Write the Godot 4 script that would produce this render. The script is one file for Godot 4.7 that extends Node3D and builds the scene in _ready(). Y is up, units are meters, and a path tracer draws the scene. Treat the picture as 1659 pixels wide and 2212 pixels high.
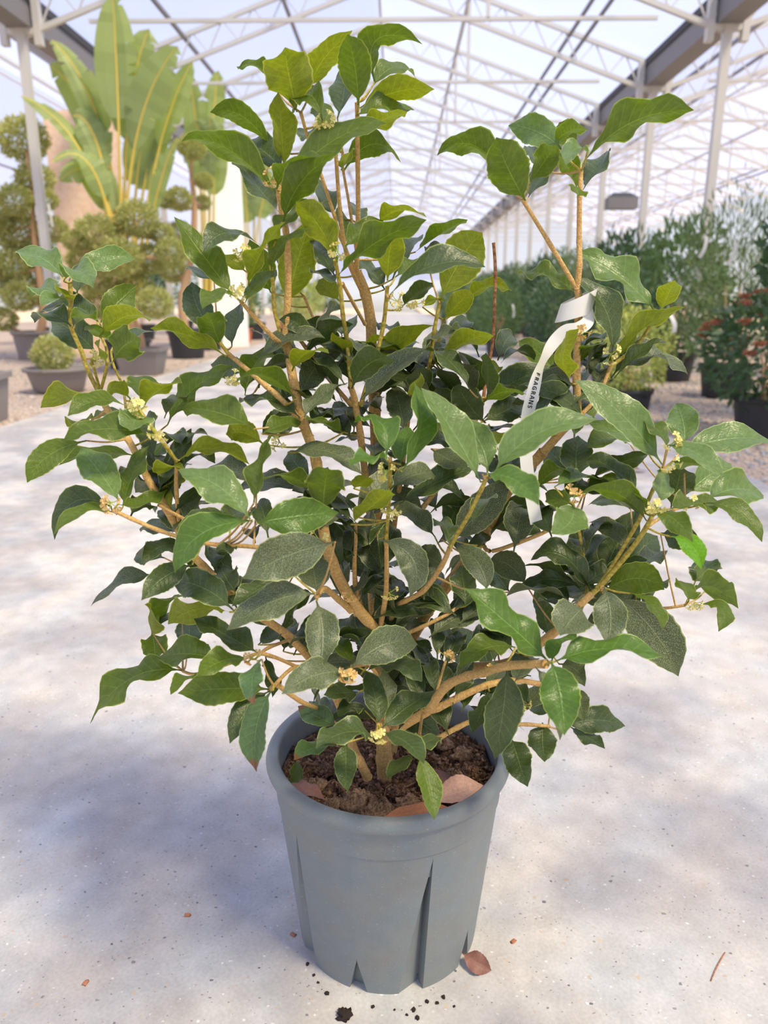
extends Node3D
# A flowering evergreen shrub in a grey nursery pot on the concrete aisle of a plastic greenhouse. Lengths are metres; y is up; the aisle runs along -z.

const LEAVES := [
	[-110,1222,48,-115,1252,75,-114,1274,109,55,-18,75,-64,"y"],
	[-96,1255,18,-79,1275,45,-41,1299,79,36,-8,85,-53,"y"],
	[-35,1222,78,-36,1252,105,-43,1277,139,38,-12,73,-67,"g"],
	[-18,1266,-1,-14,1309,8,40,1302,20,38,-27,81,-52,"g"],
	[-24,1262,-18,6,1294,-45,37,1288,-79,37,20,83,53,"g"],
	[-38,1236,-1,7,1250,12,55,1251,29,38,5,83,-55,"y"],
	[-39,1219,42,-7,1233,15,32,1239,-19,37,29,76,58,"g"],
	[-38,1198,18,-10,1212,45,22,1216,79,34,-3,97,-24,"y"],
	[-60,1169,-32,-23,1196,-11,15,1172,14,39,32,79,-53,"g"],
	[-67,1231,-28,-58,1272,-55,-60,1314,-89,40,-49,55,68,"d"],
	[-74,1190,62,-79,1216,35,-85,1245,1,32,39,72,57,"g"],
	[-76,1205,82,-95,1239,55,-122,1223,21,35,-46,71,53,"g"],
	[-157,1283,-52,-172,1290,-25,-186,1279,9,27,-21,98,-2,"g"],
	[-149,1188,-2,-181,1223,16,-217,1225,37,35,11,82,-56,"g"],
	[-131,1164,18,-131,1203,42,-128,1238,73,35,36,55,-75,"y"],
	[-124,1117,99,-184,1169,105,-234,1179,113,50,37,79,-50,"g"],
	[-130,1156,32,-159,1185,5,-198,1205,-29,40,-17,68,72,"d"],
	[-132,1107,62,-165,1140,39,-197,1185,10,44,55,73,41,"d"],
	[-127,1127,118,-106,1148,145,-69,1151,179,35,-28,96,-9,"g"],
	[-127,1127,101,-65,1181,95,-2,1202,87,52,-28,61,74,"g"],
	[-119,1091,129,-96,1129,144,-55,1158,163,38,-33,66,-67,"g"],
	[-74,1115,-48,-91,1144,-75,-110,1175,-109,35,18,76,62,"d"],
	[-59,1048,118,-78,1085,145,-98,1108,179,36,-3,71,-70,"y"],
	[-127,1070,142,-108,1100,115,-69,1119,81,39,-36,87,34,"g"],
	[-58,1074,2,-63,1101,-25,-69,1130,-59,32,69,59,42,"g"],
	[-54,1068,62,-34,1088,35,-7,1105,1,33,31,69,65,"g"],
	[-15,1100,-2,11,1112,25,46,1103,59,34,18,96,-22,"y"],
	[-57,1032,139,-13,1067,145,43,1091,153,45,-36,75,-55,"g"],
	[-1,1028,78,2,1056,105,8,1083,139,36,9,74,-67,"y"],
	[-6,1019,-18,-25,1043,-45,-47,1062,-79,33,19,86,47,"d"],
	[5,1032,2,25,1071,-25,46,1090,-59,36,-28,79,54,"d"],
	[8,1033,42,32,1047,15,55,1060,-19,31,5,90,43,"g"],
	[3,1011,161,55,1043,155,111,1042,147,45,-16,83,53,"d"],
	[66,1004,19,93,1055,28,117,1087,39,57,14,15,-98,"y"],
	[36,1069,-52,69,1089,-25,101,1105,9,37,-26,93,-26,"g"],
	[74,981,-2,89,1000,25,103,1017,59,30,57,56,-60,"y"],
	[107,1004,-42,133,1021,-15,161,1016,19,33,20,92,-34,"y"],
	[18,997,28,36,1012,55,54,1026,89,30,-8,92,-39,"d"],
	[-70,954,-98,-80,968,-125,-92,983,-159,27,17,92,36,"d"],
	[-43,903,138,-21,935,165,10,942,199,36,25,72,-65,"d"],
	[-20,909,29,11,948,35,58,975,43,40,-32,55,-77,"y"],
	[-31,887,121,2,922,113,47,949,103,39,-37,65,66,"s"],
	[59,924,48,98,954,72,129,964,102,38,-6,84,-54,"y"],
	[100,900,122,75,932,95,45,945,61,37,33,88,33,"d"],
	[119,883,38,110,919,65,86,946,99,37,46,74,-50,"d"],
	[125,885,78,123,915,105,116,946,139,33,86,42,-29,"d"],
	[48,887,48,42,906,75,36,926,109,35,-25,79,-55,"d"],
	[92,883,28,79,903,55,65,923,89,30,19,86,-47,"d"],
	[56,911,-28,62,937,-55,69,964,-89,33,10,75,66,"s"],
	[-180,1010,121,-217,1052,115,-249,1100,107,44,55,52,65,"g"],
	[-150,1067,98,-184,1079,125,-205,1058,159,35,23,90,36,"d"],
	[-164,1018,128,-141,1057,152,-110,1087,181,39,-70,70,-17,"y"],
	[-161,1002,162,-149,1023,135,-133,1041,101,30,-24,87,44,"g"],
	[-140,1038,98,-121,1066,125,-85,1083,159,37,-51,85,-15,"g"],
	[-201,939,99,-244,963,113,-281,974,131,36,5,74,-67,"y"],
	[-211,951,78,-211,972,105,-210,992,139,36,-39,77,-50,"g"],
	[-241,963,-18,-268,994,-45,-283,1031,-79,41,-5,65,76,"d"],
	[-202,948,52,-203,975,25,-199,1003,-9,32,-44,68,59,"d"],
	[-239,1031,-28,-264,1041,-55,-291,1052,-89,32,4,96,29,"d"],
	[-138,998,-21,-125,1052,-15,-101,1108,-7,50,-9,15,-98,"y"],
	[-186,1041,18,-196,1051,45,-203,1060,79,25,-21,92,-33,"y"],
	[-164,1015,-42,-170,1045,-15,-179,1081,19,40,-33,60,-73,"g"],
	[-69,1034,22,-88,1061,-5,-103,1088,-39,34,38,79,48,"d"],
	[-68,1004,-22,-79,1018,5,-90,1031,39,27,-48,73,-49,"y"],
	[-131,920,52,-153,950,25,-189,966,-9,38,37,88,29,"d"],
	[-203,876,-22,-182,917,4,-150,949,38,42,-44,74,-50,"g"],
	[-202,908,-58,-236,910,-85,-273,911,-119,36,-57,45,68,"d"],
	[-111,889,82,-98,915,55,-79,939,21,36,43,58,69,"s"],
	[-119,920,98,-98,943,125,-67,947,159,34,-13,95,-29,"y"],
	[-110,891,138,-142,919,165,-168,917,199,36,-12,88,-45,"g"],
	[-80,959,-48,-113,965,-75,-150,971,-109,36,-7,96,27,"d"],
	[-56,930,48,-60,948,75,-64,966,109,28,41,81,-43,"y"],
	[-50,909,-18,-73,934,-45,-98,959,-79,36,39,84,38,"d"],
	[148,1153,-1,105,1192,5,60,1180,13,40,13,80,-59,"g"],
	[163,1119,78,140,1148,105,118,1177,139,49,-19,64,-74,"g"],
	[174,1146,38,183,1162,65,193,1177,99,31,52,68,-51,"g"],
	[183,1135,-28,201,1160,-55,221,1186,-89,34,-48,79,37,"d"],
	[196,1178,-58,195,1195,-85,195,1215,-119,28,14,85,51,"d"],
	[207,1176,62,181,1202,35,149,1216,1,36,-62,26,74,"l"],
	[199,1186,48,210,1195,75,225,1190,109,26,30,94,-17,"g"],
	[244,1195,-32,226,1205,-5,207,1214,29,31,-43,76,-49,"g"],
	[228,1168,98,208,1167,125,192,1146,159,30,10,92,39,"l"],
	[235,1166,59,287,1205,65,353,1218,73,51,-25,75,-61,"g"],
	[241,1141,-2,224,1160,25,205,1177,59,31,47,85,-22,"g"],
	[254,1144,-28,278,1174,-55,297,1203,-89,36,-53,77,36,"d"],
	[338,990,51,291,1032,45,236,1065,37,49,29,54,79,"l"],
	[236,1011,62,201,1035,37,166,1038,5,37,-6,88,47,"g"],
	[279,940,81,267,992,75,232,1033,67,42,40,33,85,"d"],
	[349,993,38,347,1011,65,342,1028,99,27,17,86,-48,"y"],
	[288,924,59,317,968,65,367,997,73,43,-45,62,-64,"y"],
	[288,907,51,334,934,45,393,911,37,45,4,93,37,"s"],
	[229,906,98,208,939,125,218,974,159,37,92,32,-23,"y"],
	[256,893,22,275,909,-5,297,926,-39,31,-52,85,11,"s"],
	[241,901,-78,222,929,-105,195,945,-139,34,-33,64,69,"g"],
	[242,903,58,211,891,85,184,867,119,35,-34,91,23,"d"],
	[297,838,-48,292,860,-75,289,884,-109,30,13,80,58,"g"],
	[300,906,-18,301,923,-45,304,940,-79,27,39,80,46,"d"],
	[133,869,-19,177,896,-25,233,915,-33,43,-11,50,86,"d"],
	[330,815,151,281,869,145,223,915,137,52,33,47,82,"l"],
	[-433,1034,2,-471,1058,-25,-522,1071,-59,44,-2,85,53,"l"],
	[-409,1028,58,-378,1038,85,-348,1019,119,35,-9,97,25,"l"],
	[-429,1038,-18,-391,1058,-38,-355,1062,-62,35,33,49,81,"l"],
	[-417,1013,2,-421,1034,-25,-428,1057,-59,29,-6,81,59,"d"],
	[-420,1009,52,-446,1019,25,-484,1011,-9,35,-33,87,36,"l"],
	[-404,973,62,-440,988,35,-479,977,1,38,-19,94,27,"d"],
	[-388,971,2,-435,995,-15,-493,984,-37,45,-3,93,35,"d"],
	[-418,932,-48,-457,959,-75,-507,976,-109,45,-24,59,77,"d"],
	[-389,976,2,-376,1000,-25,-355,1026,-59,40,65,36,66,"g"],
	[-363,961,78,-319,984,105,-278,982,139,42,14,88,-46,"y"],
	[-360,954,48,-365,965,75,-366,976,109,25,-10,94,-34,"g"],
	[-341,932,98,-317,951,125,-284,963,159,40,48,51,-71,"g"],
	[-367,885,102,-407,886,75,-466,867,41,46,13,87,-48,"y"],
	[-309,878,138,-339,892,164,-362,879,197,32,30,92,26,"g"],
	[-331,883,78,-338,899,105,-339,895,139,26,-65,73,-21,"y"],
	[-335,874,22,-341,888,-5,-349,902,-39,46,29,89,35,"g"],
	[-300,879,118,-274,901,145,-234,915,179,38,-27,93,-25,"y"],
	[-293,880,158,-290,872,185,-284,866,219,40,48,87,12,"l"],
	[-278,854,101,-245,896,95,-194,925,87,43,-38,60,70,"g"],
	[-267,855,199,-317,865,205,-363,855,213,38,7,82,56,"g"],
	[-360,843,158,-399,828,176,-418,801,198,32,28,43,86,"g"],
	[-328,809,81,-387,808,75,-439,794,67,43,-5,84,-54,"g"],
	[-303,784,222,-332,812,195,-367,836,161,39,20,84,50,"l"],
	[-307,774,202,-302,803,175,-291,835,141,34,-30,72,63,"g"],
	[-342,759,149,-385,765,156,-412,720,163,37,-22,61,76,"d"],
	[-317,763,198,-343,772,223,-368,756,255,31,2,99,17,"g"],
	[-304,781,222,-287,775,195,-270,781,161,27,27,95,16,"g"],
	[-307,755,182,-301,765,155,-296,742,121,27,56,82,-8,"d"],
	[-287,754,121,-267,803,115,-247,850,107,40,-59,35,72,"d"],
	[-290,731,78,-275,765,105,-258,800,139,37,-88,48,-8,"y"],
	[-331,760,22,-331,783,-5,-332,807,-39,30,-43,71,56,"d"],
	[-237,829,202,-205,836,177,-168,813,146,37,-26,79,-56,"y"],
	[-288,694,52,-326,696,25,-365,683,-9,38,-32,92,23,"d"],
	[-150,865,202,-195,879,177,-247,880,145,44,-13,89,43,"g"],
	[-108,866,122,-150,883,95,-196,876,61,42,-10,96,27,"d"],
	[-98,872,162,-80,892,135,-49,907,101,33,-19,91,36,"s"],
	[-155,832,118,-172,851,145,-188,855,179,29,-77,34,-54,"y"],
	[-144,792,252,-140,827,225,-131,859,191,35,-65,59,49,"g"],
	[-145,856,182,-125,862,155,-106,862,121,28,37,88,31,"g"],
	[-60,837,52,-64,854,25,-76,869,-9,29,-19,85,49,"d"],
	[-55,847,118,-75,861,145,-94,873,179,29,-2,92,-39,"g"],
	[-141,845,-52,-158,835,-25,-175,826,9,39,69,48,53,"d"],
	[-143,782,282,-178,810,262,-229,826,238,41,11,81,58,"l"],
	[-141,780,279,-195,764,285,-224,725,293,40,-30,61,74,"b"],
	[-138,775,272,-100,777,250,-54,773,221,40,50,29,82,"b"],
	[-74,770,198,-68,802,225,-62,833,259,46,4,70,-72,"g"],
	[-86,786,178,-112,811,205,-134,815,239,33,-16,84,-51,"g"],
	[-113,763,82,-158,767,58,-210,754,27,43,-28,90,33,"s"],
	[-169,775,102,-208,789,75,-254,780,41,41,-14,96,25,"s"],
	[-120,827,149,-71,830,164,-29,810,183,39,5,94,34,"s"],
	[-110,763,22,-128,778,-5,-148,792,-39,31,-36,74,56,"d"],
	[0,844,262,-5,875,235,-37,873,201,34,14,93,33,"b"],
	[17,826,241,35,872,228,30,918,211,38,80,10,60,"b"],
	[16,829,222,20,846,195,24,863,161,27,-26,86,45,"b"],
	[20,842,82,16,869,55,6,894,21,35,-17,74,66,"s"],
	[103,814,241,73,865,235,38,915,227,46,61,48,62,"l"],
	[115,815,202,109,843,175,87,869,141,36,-35,62,70,"l"],
	[112,832,281,155,872,275,219,887,267,48,-33,79,51,"l"],
	[99,835,298,127,836,325,145,820,359,31,-17,92,36,"b"],
	[4,795,202,31,807,175,60,798,141,33,36,85,37,"s"],
	[14,761,141,62,788,135,107,806,127,40,-34,85,40,"d"],
	[-42,752,198,-15,782,225,5,810,259,37,-26,79,-55,"y"],
	[-38,748,152,-18,772,125,4,795,91,37,34,63,70,"s"],
	[55,823,98,76,815,125,97,812,159,29,-41,81,42,"s"],
	[40,822,82,69,827,55,99,814,21,34,43,85,30,"d"],
	[75,679,22,94,707,-5,106,738,-39,35,-39,75,53,"d"],
	[91,686,51,124,725,45,168,772,37,46,-12,25,96,"s"],
	[61,713,122,35,732,95,7,740,61,33,-4,91,42,"s"],
	[128,850,58,102,878,85,85,908,119,37,-16,66,-73,"d"],
	[99,846,18,79,871,45,60,897,79,34,2,77,-63,"d"],
	[127,850,42,157,860,15,190,870,-19,35,45,61,66,"d"],
	[122,878,68,145,894,95,167,896,129,30,29,84,-45,"g"],
	[158,687,-51,200,709,-41,240,683,-29,39,-23,26,94,"d"],
	[259,765,22,265,791,-5,273,818,-39,45,-15,77,62,"d"],
	[270,762,-28,253,775,-55,236,788,-89,42,-63,53,57,"d"],
	[195,765,78,211,796,105,228,800,139,31,31,75,-58,"g"],
	[203,787,152,238,790,125,275,780,91,37,12,99,3,"l"],
	[221,770,172,211,770,145,200,769,111,25,-71,67,22,"g"],
	[214,778,198,207,765,225,180,761,259,43,32,85,41,"l"],
	[245,768,122,288,778,95,329,762,61,41,16,98,11,"g"],
	[309,752,178,266,790,196,217,797,219,44,13,81,-57,"g"],
	[329,732,52,306,738,25,286,720,-9,31,-50,85,16,"d"],
	[270,772,48,306,799,72,330,819,103,36,12,69,-71,"d"],
	[326,824,102,295,840,77,262,852,46,34,6,92,39,"l"],
	[354,800,-52,313,816,-25,275,809,9,39,27,93,24,"g"],
	[327,837,172,320,857,145,302,860,111,28,19,95,25,"g"],
	[403,815,22,408,841,-5,408,864,-39,43,-40,73,55,"l"],
	[370,823,101,431,837,95,494,831,87,49,1,83,56,"l"],
	[317,847,198,338,843,225,358,825,259,30,-17,88,43,"l"],
	[343,818,148,354,821,175,365,825,209,25,-61,78,12,"g"],
	[403,720,-2,397,757,25,389,795,59,45,38,63,-68,"d"],
	[432,733,-28,477,756,-55,519,766,-89,48,29,62,73,"l"],
	[429,745,52,478,754,25,536,736,-9,49,38,75,54,"l"],
	[341,763,162,382,761,135,433,753,101,43,18,98,10,"g"],
	[393,764,138,427,757,156,448,727,179,32,8,77,63,"g"],
	[304,772,218,314,774,245,325,759,279,26,-39,86,32,"g"],
	[313,781,202,323,795,175,336,809,141,27,49,71,51,"l"],
	[327,745,148,303,770,175,281,795,209,35,56,80,-22,"g"],
	[332,739,198,346,736,225,346,721,259,26,-24,91,33,"n"],
	[392,682,-2,409,686,25,423,692,59,37,-88,25,40,"d"],
	[300,630,51,317,682,45,347,728,37,46,-29,27,92,"d"],
	[338,628,2,372,645,-25,409,661,-59,48,24,71,66,"d"],
	[349,642,32,379,645,5,413,647,-29,34,11,98,19,"s"],
	[484,592,-28,486,604,-55,489,615,-89,47,-47,84,28,"d"],
	[440,618,22,460,618,-5,482,615,-39,30,48,83,28,"g"],
	[418,597,52,456,612,31,514,570,4,47,-16,67,-73,"g"],
	[419,602,58,402,627,85,382,655,119,34,53,77,-35,"g"],
	[429,591,48,458,596,75,442,579,109,31,24,96,17,"g"],
	[286,580,1,285,642,-5,276,700,-13,53,-22,9,97,"s"],
	[267,635,121,227,684,115,187,678,107,40,30,77,56,"d"],
	[277,586,22,274,597,-5,271,606,-39,25,-2,95,31,"d"],
	[282,637,118,314,665,142,341,663,173,42,71,-23,-66,"g"],
	[253,684,218,255,660,245,244,640,279,38,-24,81,53,"s"],
	[304,626,99,353,580,105,395,514,113,62,-6,7,100,"s"],
	[305,652,158,323,647,185,326,631,219,27,30,93,22,"g"],
	[223,671,248,205,666,275,185,664,309,45,40,86,33,"s"],
	[183,617,281,133,663,275,86,701,267,49,48,65,59,"b"],
	[187,616,272,200,620,245,229,626,211,29,-47,86,-18,"b"],
	[185,630,301,240,640,295,307,629,287,48,3,99,14,"b"],
	[175,638,318,182,614,340,182,582,369,41,-23,64,73,"b"],
	[163,621,298,179,595,316,186,556,337,31,53,56,63,"s"],
	[224,549,148,239,555,175,242,551,209,28,-70,69,18,"s"],
	[250,516,148,248,508,175,245,503,209,26,-26,95,17,"s"],
	[140,593,249,138,547,255,129,483,263,43,0,12,99,"d"],
	[131,526,178,118,512,205,104,503,239,27,-47,88,12,"d"],
	[166,440,148,173,425,175,180,408,209,38,-27,83,49,"d"],
	[229,403,48,226,388,75,222,378,109,42,-14,93,35,"d"],
	[177,521,202,166,525,175,151,515,141,26,-26,97,1,"d"],
	[249,390,2,238,387,-25,226,381,-59,26,-75,63,19,"d"],
	[273,368,1,322,373,-12,378,353,-28,43,30,66,69,"d"],
	[288,354,-22,309,352,5,327,355,39,28,-25,96,14,"d"],
	[158,596,198,118,607,225,85,600,259,37,14,98,10,"g"],
	[89,475,-48,113,477,-75,139,477,-109,47,58,65,49,"d"],
	[80,476,-18,86,491,-45,92,506,-79,27,59,67,44,"d"],
	[92,512,48,106,514,75,113,510,109,25,13,99,-1,"d"],
	[163,424,-78,158,441,-105,152,456,-139,33,-24,84,48,"d"],
	[171,544,102,155,554,75,138,563,41,28,-6,95,32,"d"],
	[155,547,2,128,557,-25,100,566,-59,36,-51,58,64,"d"],
	[182,583,-18,172,591,-45,163,597,-79,34,-53,78,34,"d"],
	[189,631,82,169,651,55,145,648,21,39,-60,56,57,"s"],
	[119,668,202,113,694,175,87,708,141,32,-25,74,62,"s"],
	[245,612,102,222,625,75,186,618,41,34,-40,79,46,"d"],
	[232,535,52,227,561,28,216,596,-2,32,25,67,70,"d"],
	[105,610,102,103,629,75,101,647,41,35,-15,84,51,"d"],
	[72,674,122,57,675,95,41,674,61,36,-72,58,38,"s"],
	[63,582,-18,71,590,-45,81,596,-79,37,30,91,30,"d"],
	[50,538,2,32,528,-25,13,515,-59,43,-87,28,41,"d"],
	[85,600,102,59,611,75,26,579,41,37,-28,96,-9,"d"],
	[-40,609,282,-1,626,258,38,614,227,42,48,52,71,"s"],
	[-42,613,298,-74,622,325,-104,620,359,34,50,75,43,"s"],
	[-78,680,258,-70,653,283,-70,624,315,37,7,72,69,"s"],
	[-75,705,299,-118,697,305,-168,669,313,39,-16,67,73,"s"],
	[-52,763,299,-100,749,305,-148,727,313,46,3,28,96,"s"],
	[-114,702,218,-142,689,244,-169,682,278,32,12,91,40,"d"],
	[-83,667,202,-89,682,175,-96,695,141,41,-4,91,42,"s"],
	[-10,734,198,31,714,215,27,677,236,35,-12,50,86,"s"],
	[-1,630,-2,-38,639,25,-74,651,59,37,55,74,39,"d"],
	[-21,541,52,-55,542,25,-88,528,-9,36,-49,80,36,"d"],
	[-45,522,102,-68,537,75,-92,536,41,31,6,98,16,"g"],
	[-177,551,102,-161,553,75,-144,552,41,27,17,98,9,"d"],
	[-151,517,52,-146,531,25,-142,543,-9,26,-18,91,37,"d"],
	[-32,558,198,11,583,224,42,581,257,39,-18,98,-13,"d"],
	[3,622,102,11,624,75,19,624,41,25,49,86,14,"s"],
	[-128,641,52,-166,633,25,-207,622,-9,39,-49,78,39,"d"],
	[-9,525,262,-13,547,235,-26,565,201,29,27,84,47,"d"],
	[-4,523,262,23,533,235,63,540,201,36,4,95,30,"d"],
	[-11,533,298,-42,555,325,-71,557,359,35,37,93,0,"d"],
	[-3,539,298,23,543,325,41,541,359,29,-5,100,0,"d"],
	[-47,494,248,-47,482,275,-42,470,309,27,1,93,37,"d"],
	[-66,458,152,-94,454,125,-127,452,91,33,-38,88,29,"r"],
	[-67,425,148,-95,438,175,-117,443,209,32,17,98,-14,"r"],
	[-42,478,98,-61,491,125,-82,508,159,30,64,77,4,"d"],
	[35,434,178,18,434,205,2,439,239,27,-13,98,-15,"d"],
	[37,513,298,48,488,320,54,464,348,28,40,72,57,"g"],
	[67,502,248,49,512,275,32,523,309,28,21,96,-21,"d"],
	[-81,397,22,-103,393,-5,-126,386,-39,30,-26,97,1,"d"],
	[-3,472,152,-4,495,125,-4,517,91,29,47,72,51,"s"],
	[46,496,122,47,517,95,34,535,61,29,8,85,52,"d"],
	[66,470,52,61,485,25,56,499,-9,26,46,83,31,"d"],
	[44,413,-18,25,408,-45,4,400,-79,32,-74,57,35,"d"],
	[-172,671,262,-211,684,235,-256,682,201,41,-27,82,51,"d"],
	[-190,642,202,-238,631,175,-285,599,141,47,17,66,-73,"y"],
	[-154,598,222,-194,607,198,-243,620,169,41,11,97,22,"d"],
	[-232,701,198,-258,695,225,-275,680,259,30,61,52,60,"d"],
	[-307,658,119,-346,652,129,-386,622,140,35,-28,86,42,"s"],
	[-265,685,98,-289,699,125,-307,688,159,30,37,90,23,"d"],
	[-322,648,22,-352,642,-5,-385,633,-39,34,-63,60,50,"d"],
	[-269,614,82,-307,594,55,-338,541,21,47,-47,78,-41,"g"],
	[-305,495,2,-310,506,-25,-318,515,-59,44,18,95,27,"d"],
	[-333,553,68,-323,544,95,-311,539,129,35,6,98,19,"g"],
	[-205,589,222,-245,582,195,-296,562,161,44,-41,88,22,"g"],
	[-154,613,268,-179,623,295,-198,623,329,30,35,93,10,"g"],
	[-259,551,179,-324,542,185,-382,483,193,52,-43,82,38,"g"],
	[-135,570,259,-186,574,265,-238,572,273,40,11,67,74,"g"],
	[-135,628,298,-141,619,325,-133,608,359,25,-36,88,31,"r"],
	[-125,591,299,-143,549,305,-144,497,313,38,-49,22,84,"r"],
	[-136,562,248,-161,548,271,-175,524,299,29,-5,81,58,"d"],
	[-192,648,152,-209,655,125,-227,662,91,40,-31,87,38,"d"],
	[-223,740,148,-234,742,175,-243,747,209,25,42,91,2,"d"],
	[-195,746,148,-215,753,175,-232,762,209,28,60,78,17,"d"],
	[-178,507,48,-169,489,75,-159,475,109,28,67,72,17,"d"],
]
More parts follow.
